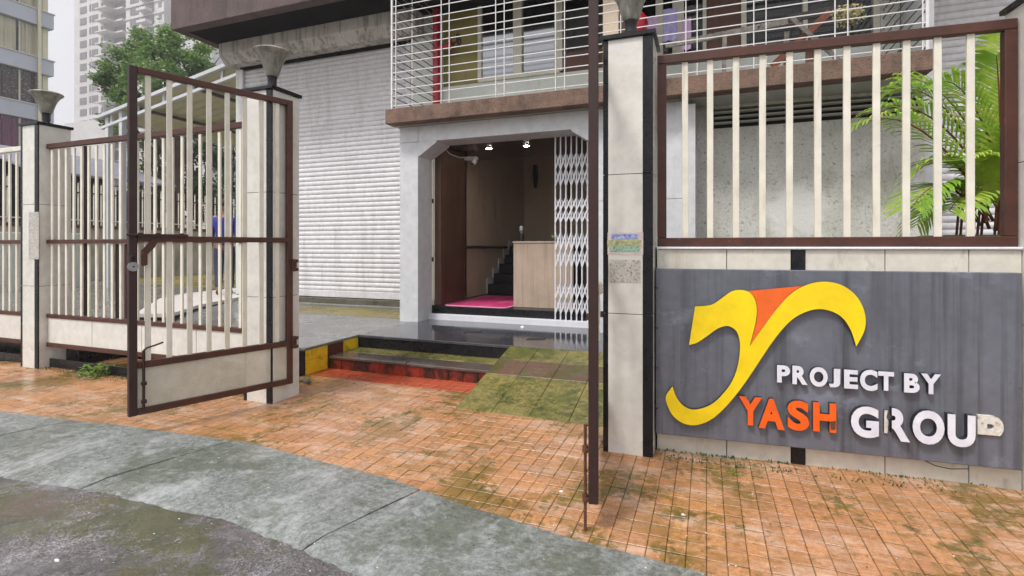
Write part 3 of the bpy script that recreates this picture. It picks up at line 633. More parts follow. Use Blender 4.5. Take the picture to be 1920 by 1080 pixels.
def letter(ch, box, mat, d1=.03, bold=.035, cut=None, side='letter_side'):
    bold += .012
    me0 = glyph(ch, bold); x0, x1, y0, y1 = box
    (sa, za) = px_sign(*Z2(x0, y1), -d1); (sb, zb) = px_sign(*Z2(x1, y0), -d1)
    xsv = [v.co.x for v in me0.vertices]; ysv = [v.co.y for v in me0.vertices]; ax, bx, ay, by = min(xsv), max(xsv), min(ysv), max(ysv)
    bm = bmesh.new(); bm.from_mesh(me0); bpy.data.meshes.remove(me0)
    bmesh.ops.remove_doubles(bm, verts=bm.verts, dist=1e-4)
    if cut:      # broken away piece: (axis, value) keep the part below / above
        for (co, no) in cut:
            bmesh.ops.bisect_plane(bm, geom=bm.verts[:]+bm.edges[:]+bm.faces[:], plane_co=(ax+(bx-ax)*co[0], ay+(by-ay)*co[1], 0), plane_no=no, clear_outer=True)
    for v in bm.verts:
        s = sa+(v.co.x-ax)/(bx-ax)*(sb-sa); z = za+(v.co.y-ay)/(by-ay)*(zb-za); v.co = fr(s, -d1, z)
    r = bmesh.ops.extrude_face_region(bm, geom=list(bm.faces)); ext = [g for g in r['geom'] if isinstance(g, bmesh.types.BMVert)]
    bmesh.ops.translate(bm, verts=ext, vec=RN*(d1+.003)); bmesh.ops.recalc_face_normals(bm, faces=bm.faces); bm.transform(WM[SG.name].inverted())
    me = bpy.data.meshes.new('letter'); bm.to_mesh(me); bm.free()
    for m_ in (mat, side): me.materials.append(MAT[m_])
    for p in me.polygons: p.material_index = 0 if abs(p.normal.y) > .7 else 1; p.use_smooth = False
    o = bpy.data.objects.new('letter', me); C.objects.link(o); o.parent = SG; WM[o.name] = WM[SG.name].copy(); return o
for ch, bx in (('P', (578, 633, 553, 623)), ('R', (643, 707, 556, 630)), ('O', (716, 792, 561, 639)), ('J', (797, 845, 567, 643)), ('E', (861, 920, 572, 648)), ('C', (928, 1002, 572, 656)),
               ('T', (1005, 1072, 580, 656)), ('B', (1114, 1180, 588, 665)), ('Y', (1186, 1270, 590, 670))):
    letter(ch, bx, 'letter')
for ch, bx in (('Y', (417, 515, 688, 800)), ('A', (500, 610, 697, 815)), ('S', (622, 714, 704, 823))): letter(ch, bx, 'orange')
letter('H', (730, 828, 714, 828), 'orange')
for ch, bx in (('G', (890, 1008, 729, 851)), ('O', (1150, 1285, 747, 879)), ('U', (1298, 1416, 765, 891))): letter(ch, bx, 'letter', .034)
letter('R', (1030, 1140, 737, 866), 'letter', .034, cut=[((.30, 0), (-1, 0, 0))])
signpoly('broken_stem', [(1031, 740), (1046, 741), (1040, 770), (1048, 790), (1044, 838), (1030, 836)], 'residue', -.002, .012)
signpoly('broken_corner', [(800, 790), (826, 786), (824, 822), (806, 822)], 'rust', .028, .0325)
letter('P', (1425, 1535, 768, 912), 'residue', .012, cut=[((0, .46), (0, -1, 0))], side='residue')
mb = MB(); a = Vector(fr(*[px_sign(*Z2(1212, 965), .03)[0], .03, px_sign(*Z2(1212, 965), 0)[1]]))
mb.path([fr(px_sign(*Z2(x, y), -.01)[0], .01-.01*i, px_sign(*Z2(x, y), -.01)[1]) for i, (x, y) in enumerate(((1210, 960), (1250, 978), (1310, 988), (1380, 984)))], .003, 6)
obj('loose_wire', mb, 'cable', SG, True)
for v in (540, 615, 690, 766):
    z = px_sign(1232, v, -.01)[1]; mb = MB(fr); mb.box(-.012, .02, -.004, .066, z-.004, z+.004, .001); obj('clip', mb, 'black_iron', SG)
# ================================================================ GATES
def gate_leaf(hinge, free, z0, z1, name, label, side):
    """barred leaf between two ground points"""
    hx, hy = hinge; fx, fy = free; ln = math.hypot(fx-hx, fy-hy); ang = math.atan2(fy-hy, fx-hx)
    t = thing('gate_leaf', label, 'gate', (hx, hy, z0), ang, 'open leaves of the entrance gate')
    R_ = Matrix.Translation((hx, hy, 0)) @ Matrix.Rotation(ang, 4, 'Z')
    f = lambda x, y, z: tuple(R_ @ Vector((x, y, z)))
    d = .022
    def b(nm, x0, x1, za, zb, m_='brown', y0=-d, y1=d, bev=.004):
        mb = MB(f); mb.box(x0, x1, y0, y1, za, zb, bev); return obj(nm, mb, m_, t)
    b('hinge_stile', 0, .045, z0, z1); b('free_stile', ln-.048, ln, z0, z1, 'darkbrown')
    b('top_rail', .0452, ln-.0482, z1-.045, z1-.0005); mr = b('middle_rail', .0452, ln-.0482, 1.285, 1.325)
    b('lower_rail', .0452, ln-.0482, .44, .485); b('bottom_rail', .0452, ln-.0482, z0+.0005, z0+.045)
    b('panel_sheet', .04, ln-.04, z0+.04, .445, 'sheet', -.003, .003, 0)
    b('panel_joint', ln*.5-.004, ln*.5+.004, z0+.042, .443, 'cream_bar', -.006*side-.002, -.006*side+.002, 0)
    n = 8
    for k in range(n):
        x = .045+(ln-.093)*(k+.62)/n*.985
        mb = MB(f); mb.box(x-.0165, x+.0165, -.008, .008, .48, z1-.04, .002); obj('bar', mb, 'cream_bar', t)
    return t, f, ln
LG, lf, ll = gate_leaf((-3.195, 3.325), (-3.565, 2.277), .13, 2.45, 'left', 'open brown gate leaf with cream bars and padlock, on the pillar by the shutter', 1)
def lb(nm, x0, x1, y0, y1, z0, z1, m_, bev=.002):
    mb = MB(lf); mb.box(x0, x1, y0, y1, z0, z1, bev); return obj(nm, mb, m_, LG)
sd_ = 1      # camera side of the leaf (local +y faces right / camera)
mb = MB(lf)
mb.tube((ll-.34, sd_*.035, 1.33), (ll+.015, sd_*.035, 1.33), .008, 8); bolt = obj('slide_bolt', mb, 'darkbrown', LG, True)
for x in (ll-.30, ll-.16, ll-.06): lb('bolt_keeper', x-.012, x+.012, .0225, .046, 1.315, 1.345, 'darkbrown')
mb = MB(lf); mb.extr([(ll-.125, .024, 1.30), (ll-.165, .024, 1.30), (ll-.215+.075, .024, 1.245), (ll-.10, .024, 1.20), (ll-.10, .024, 1.13), (ll-.075, .024, 1.12), (ll-.065, .024, 1.13), (ll-.065, .024, 1.225)][::1], (0, .012, 0)); obj('latch_handle', mb, 'brown', LG)
mb = MB(lf); mb.tube((ll-.05-.03, .028, z_ := .16), (ll-.08, .028, .56), .009, 8); obj('drop_bolt', mb, 'darkbrown', LG, True)
mb = MB(lf); mb.path([(ll-.08, .028, .56), (ll-.10, .03, .575), (ll-.14, .035, .585), (ll-.19, .035, .60)], .006, 6); obj('bolt_handle', mb, 'darkbrown', LG, True)
for z in (.34, .22): lb('bolt_keeper', ll-.095, ll-.065, .0225, .045, z-.012, z+.012, 'darkbrown')
for z in (.47, 1.10):
    mb = MB(); p = lf(0, 0, 0); mb.box(p[0]+.02, p[0]+.045, 3.30, 3.33, z-.05, z+.05, .003)
    for dz in (-.035, .035): mb.box(p[0]+.04, p[0]+.062, 3.295, 3.335, z+dz-.012, z+dz+.012, .002)
    mb.box(-3.243, p[0]+.03, 3.31, 3.35, z-.03, z+.03, .002)
    obj('hinge', mb, 'brown', LG)
# padlock
pk = Vector(lf(ll-.02, .034, 1.12))
PK = thing('padlock', 'round silver padlock hanging on the free stile of the open gate leaf', 'padlock', tuple(pk))
a = math.atan2(2.277-3.325, -3.565+3.195); nrm = Vector((-sin(a), cos(a), 0)); tn = Vector((cos(a), sin(a), 0))
mb = MB(); mb.tube(pk-nrm*.012, pk+nrm*.010, .030, 24); obj('body', mb, 'steel', PK, True)
mb = MB(); mb.path([pk-tn*.014+UP*.03, pk-tn*.016+UP*.055, pk-tn*.008+UP*.07, pk+tn*.008+UP*.07, pk+tn*.016+UP*.055, pk+tn*.014+UP*.03], .005, 6); obj('shackle', mb, 'black_iron', PK, True)
mb = MB(); mb.tube(pk+nrm*.0121, pk+nrm*.014, .006, 8); obj('keyhole', mb, 'black_iron', PK)
RG, rf, rl = gate_leaf((-.680, 3.315), (-.459, 2.215), .13, 2.45, 'right', 'gate leaf seen along its edge, hinged on the pillar with the printed stickers', -1)
mb = MB(rf)
for z in (.80,): mb.box(.0, .05, -.05, -.022, z-.02, z+.02, .003)
obj('hinge', mb, 'brown', RG)
mb = MB(); e = Vector(rf(rl-.03, 0, 0)); rn = Vector(rf(0, 1, 0))-Vector(rf(0, 0, 0)); sidev = rn if rn.dot(RT) < 0 else -rn
q = e+sidev*.036
mb.path([q+UP*.0, q+UP*.47], .007, 8); mb.path([q+UP*.465, q+sidev*-.03+UP*.47], .007, 6); obj('drop_bolt', mb, 'rust', RG, True)
for z in (.36, .145):
    mb = MB(); mb.tube(q+UP*(z-.015), q+UP*(z+.015), .013, 10); mb.box(*sorted((q.x, e.x)), q.y-.012, q.y+.012, z-.006, z+.006); obj('bolt_keeper', mb, 'rust', RG, True)
q2 = Vector(rf(.04, 0, .82))-sidev*.05
mb = MB(); mb.tube(q2+Vector((0, -.012, 0)), q2+Vector((0, .0, 0)), .02, 14); mb.tube(q2+Vector((0, -.014, 0)), q2+Vector((0, -.012, 0)), .008, 8); mb.box(min(q2.x, e.x)-.02, q2.x, q2.y-.008, q2.y+.004, q2.z-.018, q2.z+.018, .002); obj('lock_eye', mb, 'brown', RG, True)
q3 = Vector(rf(.32, 0, 0))-sidev*.028
mb = MB(); pts = [q3+UP*z+Vector((.004*sin(z*30), 0, 0)) for z in (.70, .78, .86, .93, .98)]; mb.path(pts, .006, 6)
mb.lathe([(.0, -.03), (.018, -.025), (.026, -.005), (.02, .015), (.024, .03), (.012, .045), (0, .05)], tuple(q3+UP*1.0), 12, False)
solo('tied_rope', mb, 'tape', 'short cream rope knotted on the edge of the gate leaf', 'rope', tuple(q3+UP*.7), smooth=True)
# barred sliding panels in the gate row
def row_gate(x0, x1, label, topz=2.32, topm='brown', lower_in=0.):
    yc = 3.31; t = thing('sliding_gate', label, 'gate', ((x0+x1)/2, yc, 0), 0, 'barred panels of the gate row')
    def b(nm, a, c, za, zb, m_='brown', y0=yc-.022, y1=yc+.022, bev=.003):
        mb = MB(); mb.box(a, c, y0, y1, za, zb, bev); return obj(nm, mb, m_, t)
    b('top_rail', x0, x1, topz-.05, topz, topm); b('middle_rail', x0, x1, 1.285, 1.325); b('lower_rail', x0, x1, .515, .555); b('bottom_rail', x0, x1, .215, .26)
    n = max(2, round((x1-x0)/.66))
    for k in range(n):
        a = x0+(x1-x0)*k/n; c = x0+(x1-x0)*(k+1)/n
        b('panel', a+.003, c-.003, .255, .52, 'cream_tile', yc-.012, yc+.002, .002)
    b('track_plate', x0, x1, -.005, .09, 'granite_black', yc+.005, yc+.02)
    nb = int((x1-x0)/.1185)
    me = MB(); me.box(-.0155, .0155, -.008, .008, 0, topz-.06-.545, .002); me = mesh_of(me, 'cream_bar'); me.name = 'bar'
    for k in range(nb): inst('bar', me, t, (x0+.06+k*.1185+random.uniform(-.003, .003), yc, .54), rot=Matrix.Rotation(random.uniform(-.003, .003), 4, 'Y'))
    return t, b
g1, b1 = row_gate(-6.41, -3.54, 'barred sliding gate between two tiled pillars, yard and shed behind it')
b1('stile', -5.90, -5.85, .5555, 2.269, 'darkbrown', 3.30+.031, 3.30+.06); b1('stile', -5.40, -5.36, .5555, 1.28, 'darkbrown', 3.331, 3.36); b1('stile', -5.27, -5.235, .5555, 1.28, 'brown', 3.331, 3.36)
g2, b2 = row_gate(-9.4, -6.712, 'barred gate panel with pale top rail, under the purple curtained windows', 2.33, 'cream_bar')
mb = MB(); mb.path([(-6.45, 3.33, 1.31), (-6.40, 3.335, 1.36), (-6.36, 3.34, 1.31)], .006, 6); 
obj('chain_hook', mb, 'black_iron', g1, True)

# ================================================================ BUILDING
BL = thing('commercial_building', 'grey and brown commercial building with white shutters, entrance lobby and caged balcony', 'building', (-2.5, 6.5, PZ))
YB, YS, YW = 5.85, 7.0, 6.9
def bb(nm, x0, x1, y0, y1, z0, z1, m_, par=None, bev=.003):
    mb = MB(); mb.box(x0, x1, y0, y1, z0, z1, bev); return obj(nm, mb, m_, par or BL)
# ---- big roller shutter
def shutter(x0, x1, z0, z1, y, gl=.09):
    mb = MB(); mb.box(x0-gl, x0, y-.06, y+.03, z0-.02, z1, .004); mb.box(x1, x1+gl, y-.06, y+.03, z0-.02, z1, .004); mb.box(x0, x1, y-.012, y+.03, z0, z0+.11, .006)
    mb.box(x0, x1, y+.02, y+.045, z0+.1, z1)
    sh = obj('roller_shutter', mb, 'shutter', BL)
    pitch = .077; n = int((z1-z0-.11)/pitch); prof = []
    for k in range(9):
        a = k/8; prof.append((-.003-.0105*sin(pi*min(1, a*1.15))**.8 if a < .88 else .004, a*pitch))
    V = []; F = []; m = len(prof)
    for (yy, zz) in prof: V += [(0, yy, zz), (x1-x0-.008, yy, zz)]
    for k in range(m-1): F.append((2*k, 2*k+1, 2*k+3, 2*k+2))
    o = len(V); V += [(0, .012, 0), (x1-x0-.008, .012, 0), (0, .012, pitch), (x1-x0-.008, .012, pitch)]
    F += [(o, o+1, 1, 0), (2*m-2, 2*m-1, o+3, o+2), (o, o+2, o+3, o+1)]
    sl = MB(); sl.add(V, F); me = mesh_of(sl, 'shutter', smooth=True); me.name = 'slat'
    for k in range(n): inst('slat', me, sh, (x0+.004, y, z0+.11+k*pitch))
    return sh
shutter(-7.80, -4.40, .41, 4.50, YS)
bb('shutter_base', -7.95, -4.0, YS-.07, YS+.3, PZ-.05, .40, 'concrete_dark', bev=.01)
bb('threshold_slab', -7.95, -4.0, YS-.16, YS-.071, PZ-.05, PZ+.045, 'cement', bev=.012)
bb('side_wall', -8.02, -7.9, YS-.01, 13, .0, 4.8, 'wall_white')
bb('shutter_backing', -7.9, -4.0, YS+.06, YS+.25, .41, 4.8, 'wall_white')
bb('corner_post', -4.30, -3.9, YS-.02, YS+.2, .42, 4.79, 'wall_white')
# ---- stained hood over the shutter and the dark overhang
hx0, hx1 = -7.97, -4.05
def hood_tf(x, y, z): return (x, y, z)
mb = MB(); mb.extr([(hx0, 6.6, 4.80), (hx0, 6.6, 4.62), (hx0, 6.72, 4.46), (hx0, 7.04, 4.46), (hx0, 7.04, 4.80)], (hx1-hx0, 0, 0)); obj('shutter_hood', mb, 'hood', BL)
bb('hood_slot', hx0+.15, hx1-.05, 6.9, 7.0, 4.435, 4.459, 'black_soffit')
bb('overhang_front', -8.19, 3.4, 5.90, 6.08, 4.80, 6.4, 'roughcast_dark')
bb('overhang_side', -8.188, -8.02, 6.081, 12, 4.801, 6.4, 'roughcast_dark')
bb('overhang_soffit', -8.18, 3.4, 6.082, 12, 4.803, 4.95, 'black_soffit')
# ---- entrance portal in white panels
bb('portal_jamb', -3.80, -3.523, YB, 6.22, PZ-.01, 2.62, 'acp'); bb('portal_jamb', -3.80, -3.523, YB, 6.22, 2.624, 2.828, 'acp')
jr = bb('portal_jamb', -1.20, -.215, YB, 6.22, PZ-.01, 1.77, 'acp'); bb('portal_jamb', -1.20, -.215, YB, 6.22, 1.774, 2.828, 'acp')
bb('portal_strip', -.20, -.11, YB-.03, 6.22, PZ-.01, 2.78, 'acp')
bb('portal_beam', -3.52, -1.203, YB+.002, 6.22, 2.62, 2.828, 'acp')
for sx, X in ((1, -3.523), (-1, -1.20)):
    mb = MB(); mb.extr([(X, YB+.004, 2.44), (X+sx*.02, YB+.004, 2.44), (X+sx*.27, YB+.004, 2.60), (X+sx*.27, YB+.004, 2.62), (X, YB+.004, 2.62)], (0, .36, 0)); obj('corner_haunch', mb, 'acp', BL)
bb('portal_sill', -3.52, -1.2, 6.13, 6.21, PZ-.005, .345, 'white_paint')
bb('lobby_riser', -3.50, -1.2, 6.212, 6.30, PZ, .447, 'granite_black')
# ---- lobby
bb('lobby_floor', -3.9, -1.0, 6.302, 10.2, PZ, .446, 'stair_black')
bb('lobby_panel', -3.50, -3.40, 6.24, 7.0, .447, 2.64, 'wood', bev=.004)
bb('lobby_panel_end', -3.50, -3.402, 7.001, 7.06, .447, 2.64, 'wood_dark')
bb('door_stop', -3.522, -3.500, 6.225, 6.235, .45, 2.44, 'beige')
for z in (1.05, 1.85): bb('hinge', -3.521, -3.497, 6.205, 6.2245, z, z+.06, 'black_iron')
bb('stair_wall', -3.66, -3.54, 7.061, 10.2, .447, 5.2, 'beige'); bb('lobby_back_wall', -3.53, -.98, 10.05, 10.2, .447, 5.2, 'beige')
bb('lobby_inner_wall', -2.93, -2.55, 9.85, 10.04, .447, 5.2, 'beige')
bb('lobby_right_wall', -1.19, -1.0, 6.305, 10.04, .447, 5.2, 'beige')
bb('lobby_wood_beam', -3.50, -1.2, 6.23, 7.6, 2.645, 2.80, 'wood_dark')
bb('lobby_ceiling', -3.66, -1.0, 7.601, 10.2, 5.2, 5.3, 'soffit')
bb('beam_face', -3.66, -1.0, 7.601, 7.7, 2.66, 5.2, 'soffit')
for (u, v) in ((917, 278), (987, 273)):
    p = gz(u, v, 2.643); mb = MB(); mb.lathe([(.0, -.006), (.045, -.008), (.055, -.004), (.055, .001)], (p.x, p.y, 2.645), 20, False); o = obj('downlight', mb, 'white_paint', BL, True)
    mb = MB(); mb.lathe([(.0, -.010), (.038, -.0095), (.038, -.005)], (p.x, p.y, 2.645), 16, False); obj('lens', mb, 'lamp_on', o)
# staircase along the wall
for k in range(5):
    y0 = 8.15+k*.26; z0 = .447+k*.165
    bb('stair_step', -3.53, -2.30, y0, 10.04, z0+.0005, z0+.165, 'stair_black', bev=.006)
    mb = MB(); mb.box(-3.539, -3.525, y0-.02, y0+.28, z0-.02 if k else .45, z0+.165+.10, 0); 
    obj('stair_skirting', mb, 'white_paint' if k % 2 == 0 else 'white_paint', BL)
mb = MB(); mb.extr([(-2.25, 8.8, 3.3), (-2.25, 10.04, 2.62), (-2.25, 10.04, 2.82), (-2.25, 8.8, 3.5)], (1.05, 0, 0)); 
mb = MB(); mb.extr([(-2.48, 10.0, 2.95), (-1.22, 10.0, 1.15), (-1.22, 10.0, 1.35), (-1.22, 10.0, 3.4), (-2.48, 10.0, 3.4)], (0, -1.2, 0)); obj('upper_flight', mb, 'soffit', BL)
mb = MB(); mb.tube((-3.47, 7.15, 1.245), (-3.47, 8.9, 1.245), .024, 10)
for y in (7.3, 8.0, 8.7): mb.tube((-3.545, y, 1.22), (-3.47, y, 1.24), .010, 6)
obj('handrail', mb, 'wood_dark', BL, True)
p = gy(1005, 330, 10.04)
mb = MB(); mb.box(p.x-.05, p.x+.05, 9.96, 10.052, p.z-.06, p.z+.22, .02); mb.tube((p.x, 10.0, p.z-.25), (p.x, 10.0, p.z-.06), .035, 10, .05); obj('wall_fixture', mb, 'black_iron', BL, True)
# things in the lobby
CT = thing('reception_counter', 'beige wood grain reception counter inside the entrance lobby', 'counter', (-2.13, 6.7, .446))
bb('front_panel', -2.42, -1.60, 6.46, 6.485, .447, 1.30, 'laminate', CT); bb('side_panel', -2.42, -2.395, 6.4855, 6.98, .447, 1.30, 'laminate', CT); bb('countertop', -2.43, -1.59, 6.45, 7.0, 1.3005, 1.325, 'laminate', CT)
p = gy(978, 452, 6.6)
BT = thing('dispenser_bottle', 'slim dark dispenser bottle with silver top on the reception counter', 'bottle', (p.x, 6.6, 1.325))
mb = MB(); mb.lathe([(.0, 0), (.026, 0), (.028, .01), (.028, .09), (.016, .11)], (p.x, 6.6, 1.325), 16, False); obj('body', mb, 'black_iron', BT, True)
mb = MB(); mb.lathe([(.016, .108), (.018, .13), (.034, .14), (.036, .19), (.028, .21), (0, .215)], (p.x, 6.6, 1.325), 16, False); obj('top', mb, 'steel', BT, True)
# pink mat: rounded slab
def rounded(x0, x1, y0, y1, r, n=6):
    out = []
    for cx_, cy_, a0 in ((x1-r, y1-r, 0), (x0+r, y1-r, 90), (x0+r, y0+r, 180), (x1-r, y0+r, 270)):
        for k in range(n+1): a = radians(a0+90*k/n); out.append((cx_+r*cos(a), cy_+r*sin(a)))
    return out
MT = thing('door_mat', 'bright pink rubber mat with pale rim on the lobby floor', 'mat', (-2.95, 7.0, .446))
rim = rounded(-3.385, -2.435, 6.255, 7.75, .10); inn = rounded(-3.355, -2.465, 6.285, 7.72, .085)
mb = MB(); mb.extr([(x, y, .4465) for x, y in rim], (0, 0, .010)); obj('rim', mb, 'pink_edge', MT)
mb = MB(); mb.extr([(x, y, .4568) for x, y in inn], (0, 0, .006)); obj('pad', mb, 'pink', MT)
# camera dome
p = gy(878, 300, 7.0); CC = thing('security_camera', 'small white dome security camera beside the wood panel', 'camera', (-3.30, 7.0, 2.55))
mb = MB(); mb.box(-3.401, -3.20, 6.96, 7.05, 2.55, 2.60, .01); obj('bracket', mb, 'plastic_white', CC)
mb = MB(); mb.lathe([(0, -.075), (.02, -.07), (.04, -.045), (.045, -.02), (.045, .0)], (-3.255, 7.0, 2.55), 16, False); obj('dome', mb, 'plastic_white', CC, True)
mb = MB(); mb.tube((-3.262, 6.975, 2.495), (-3.266, 6.955, 2.48), .016, 10); obj('lens', mb, 'black_iron', CC)
mb = MB(); mb.path([(-3.30, 6.98, 2.60), (-3.36, 6.75, 2.55), (-3.39, 6.5, 2.56), (-3.395, 6.26, 2.64)], .006, 6); obj('lead', mb, 'plastic_white', CC, True)
# collapsible gate, folded to the right
CG = thing('collapsible_gate', 'white collapsible lattice gate folded beside the entrance counter', 'gate', (-1.5, 6.17, .345))
gx0, gx1, gz0, gz1, gyc = -1.765, -1.205, .346, 2.617, 6.17
n = 8; dx = (gx1-gx0-.02)/n
for k in range(n+1):
    x = gx0+.01+k*dx; mb = MB(); mb.box(x-.008, x+.008, gyc-.012, gyc+.006, gz0, gz1, .002); obj('upright', mb, 'white_paint', CG)
for tier, (za, zb) in enumerate(((.42, .80), (1.0, 1.42), (1.55, 1.85), (2.0, 2.40))):
    mb = MB(); hgt = (zb-za)
    for k in range(n):
        x0 = gx0+.01+k*dx
        for q in range(2):
            z0 = za+q*hgt/2; z1 = z0+hgt/2
            for (xa, xb, yo) in ((x0, x0+dx, -.018), (x0+dx, x0, .012)):
                mb.extr([(xa-.009, gyc+yo, z0), (xa+.009, gyc+yo, z0), (xb+.009, gyc+yo, z1), (xb-.009, gyc+yo, z1)], (0, .004, 0))
    obj('lattice', mb, 'white_paint', CG)
mb = MB(); mb.tube((gx0-.01, gyc-.02, 1.38), (gx0-.01, gyc-.05, 1.38), .018, 10); obj('knob', mb, 'weed', CG)
# ---- first floor slab, cage, windows
bb('balcony_slab', -3.87, 1.90, 5.62, 5.80, 2.832, 3.02, 'roughcast', bev=.006)
bb('balcony_floor', -3.86, 1.90, 5.8005, 7.2, 2.834, 3.015, 'soffit')
bb('parapet_wall', -4.28, 2.02, YW, YW+.2, 3.016, 3.66, 'wall_white')
bb('pier', -4.28, -3.745, YW-.002, YW+.2, 3.661, 4.80, 'wall_white'); bb('pier', 1.84, 2.02, YW-.002, YW+.2, 3.661, 4.80, 'plaster')
bb('room_back', -4.3, 2.0, 9.0, 9.1, 3.0, 4.8, 'inside_dark'); bb('room_floor', -4.0, 2.0, 7.21, 9, 2.9, 3.0, 'inside_dark')
bb('wall_vent', -2.83, -2.33, YW-.006, YW+.02, 3.20, 3.31, 'inside_dark')
# sill and window frames
bb('window_sill', -3.13, -1.90, YW-.03, YW+.2, 3.6605, 3.70, 'cream_frame')
bb('olive_panel', -3.74, -3.16, YW+.06, YW+.09, 3.665, 4.80, 'olive')
for (a, c_) in ((-3.16, -3.10), (-2.60, -2.47), (-1.985, -1.87)): bb('window_mullion', a, c_, YW+.02, YW+.10, 3.7005, 4.80, 'cream_frame')
w1 = bb('window', -3.10, -2.60, YW+.05, YW+.056, 3.701, 4.80, 'glass_hazy', bev=0); w2 = bb('window', -2.47, -1.985, YW+.07, YW+.076, 3.701, 4.80, 'glass_hazy', bev=0)
bb('reflection_sheet', -2.45, -1.95, 7.3, 7.33, 3.02, 4.8, 'inside_grey')  # grey sheet standing in for the bright reflection in the right pane
bb('room_divider', -1.86, -1.2, 7.5, 7.55, 3.02, 4.8, 'inside_grey'); bb('brown_board', -1.87, -.62, YW+.05, YW+.08, 3.6615, 3.95, 'brown_board')
for (a, c_, m_) in ((-.62, -.53, 'cream_frame'), (-.41, -.27, 'cream_frame'), (-.045, .0, 'cream_frame'), (.40, .46, 'cream_frame'), (1.07, 1.12, 'cream_frame'), (1.775, 1.84, 'cream_frame')):
    bb('window_mullion', a, c_, YW+.02, YW+.10, 3.662, 4.80, m_)
bb('door_panel', .0, .40, YW+.05, YW+.08, 3.03+.64, 4.80, 'brown_board')
for (a, c_) in ((-.53, -.41), (-.27, -.045), (.46, 1.07), (1.12, 1.775)): bb('window', a, c_, YW+.055, YW+.06, 3.662, 4.80, 'glass', bev=0)
# cage of white bars
CGR = MB(); CGR.box(-3.80, -3.775, 5.64, 5.665, 3.02, 4.79, .003); CGR.box(-3.775, 1.87, 5.64, 5.665, 4.77, 4.79, .003); CGR.box(1.845, 1.87, 5.64, 5.665, 3.02, 4.79, .003)
cage = obj('balcony_cage', CGR, 'grille', BL)
zb_ = []; z = 3.06; k = 0
while z < 4.78: zb_.append(z); z += (.091 if k % 2 else .122); k += 1
me = MB(); me.box(0, 5.65, -.0045, .0045, -.0045, .0045); me = mesh_of(me, 'grille'); me.name = 'cage_bar'
for z in zb_: inst('cage_bar', me, cage, (-3.79, 5.652, z))
vm = MB(); vm.box(-.0045, .0045, -.0045, .0045, 0, 1.76); vm = mesh_of(vm, 'grille'); vm.name = 'cage_upright'
for x in (-3.72, -3.066, -2.955, -2.338, -2.229, -1.603, -1.497, -.87, -.76, -.20, -.09, .44, .55, 1.138, 1.242, 1.82): inst('cage_upright', vm, cage, (x, 5.640, 3.02))
sm_ = MB(); sm_.box(-.005, .005, 0, 1.23, -.005, .005); sml = mesh_of(sm_, 'grille_dark'); sml.name = 'cage_side_bar'
for z in zb_: inst('cage_side_bar', sml, cage, (-3.787, 5.666, z)); inst('cage_side_bar', sml, cage, (1.86, 5.666, z))
for y in (6.15, 6.82): inst('cage_upright', vm, cage, (-3.795, y, 3.02))
# red riser pipe with valve
RP = thing('fire_pipe', 'red vertical fire pipe with valve wheel inside the caged balcony', 'pipe', (-3.79, 6.82, 3.015))
mb = MB(); mb.tube((-3.79, 6.82, 3.014), (-3.79, 6.82, 4.80), .055, 16); obj('pipe', mb, 'redpipe', RP, True)
mb = MB(); mb.tube((-3.75, 6.82, 4.22), (-3.60, 6.80, 4.22), .042, 14); mb.tube((-3.60, 6.80, 4.22), (-3.50, 6.79, 4.22), .06, 14); mb.tube((-3.53, 6.79, 4.27), (-3.53, 6.79, 4.33), .02, 10); obj('valve_body', mb, 'redpipe', RP, True)
mb = MB(); ring = []
for k in range(19): a = 2*pi*k/18; ring.append((-3.36, 6.70+.07*cos(a), 4.26+.07*sin(a)))
mb.path(ring, .011, 6); mb.tube((-3.36, 6.63, 4.26), (-3.36, 6.77, 4.26), .007, 6); mb.tube((-3.36, 6.70, 4.19), (-3.36, 6.70, 4.33), .007, 6); mb.tube((-3.50, 6.78, 4.23), (-3.355, 6.70, 4.26), .012, 8); obj('valve_wheel', mb, 'black_iron', RP, True)
mb = MB(); mb.tube((-3.52, 6.77, 4.19), (-3.50, 6.68, 4.14), .028, 10, .022); obj('outlet', mb, 'steel', RP, True)
# ---- ground floor wall right of the portal
bb('plaster_wall', -.109, 2.02, 6.20, 6.4, PZ-.02, 2.575, 'plaster'); bb('plaster_wall_top', -.109, 2.02, 6.205, 6.4, 2.795, 2.833, 'plaster')
bb('vent_back', -.109, 2.02, 6.34, 6.42, 2.576, 2.794, 'inside_dark'); bb('vent_side', -.109, .05, 6.205, 6.339, 2.576, 2.794, 'plaster'); bb('vent_frame', .05, .075, 6.19, 6.33, 2.56, 2.80, 'brown_board')
for z in (2.635, 2.695, 2.755):
    mb = MB(lambda x, y, z_: (x, y, z_-(y-6.22)*.35)); mb.box(.076, 2.015, 6.205, 6.24, z-.007, z+.007, .002); obj('vent_slat', mb, 'soffit', BL)
c0 = gy(1490, 395, 6.2); patch_on(MAT['plaster'], (c0.x, c0.y, c0.z), .30)
bb('grey_post', 2.03, 2.13, 6.3, 7.03, PZ-.02, 4.79, 'acp')
shutter(2.23, 5.2, .41, 4.5, YS); bb('shutter_base', 2.14, 5.4, YS-.07, YS+.3, PZ-.05, .40, 'concrete_dark', bev=.01)
bb('shutter_backing', 2.14, 5.4, YS+.06, YS+.25, .41, 4.8, 'wall_white')
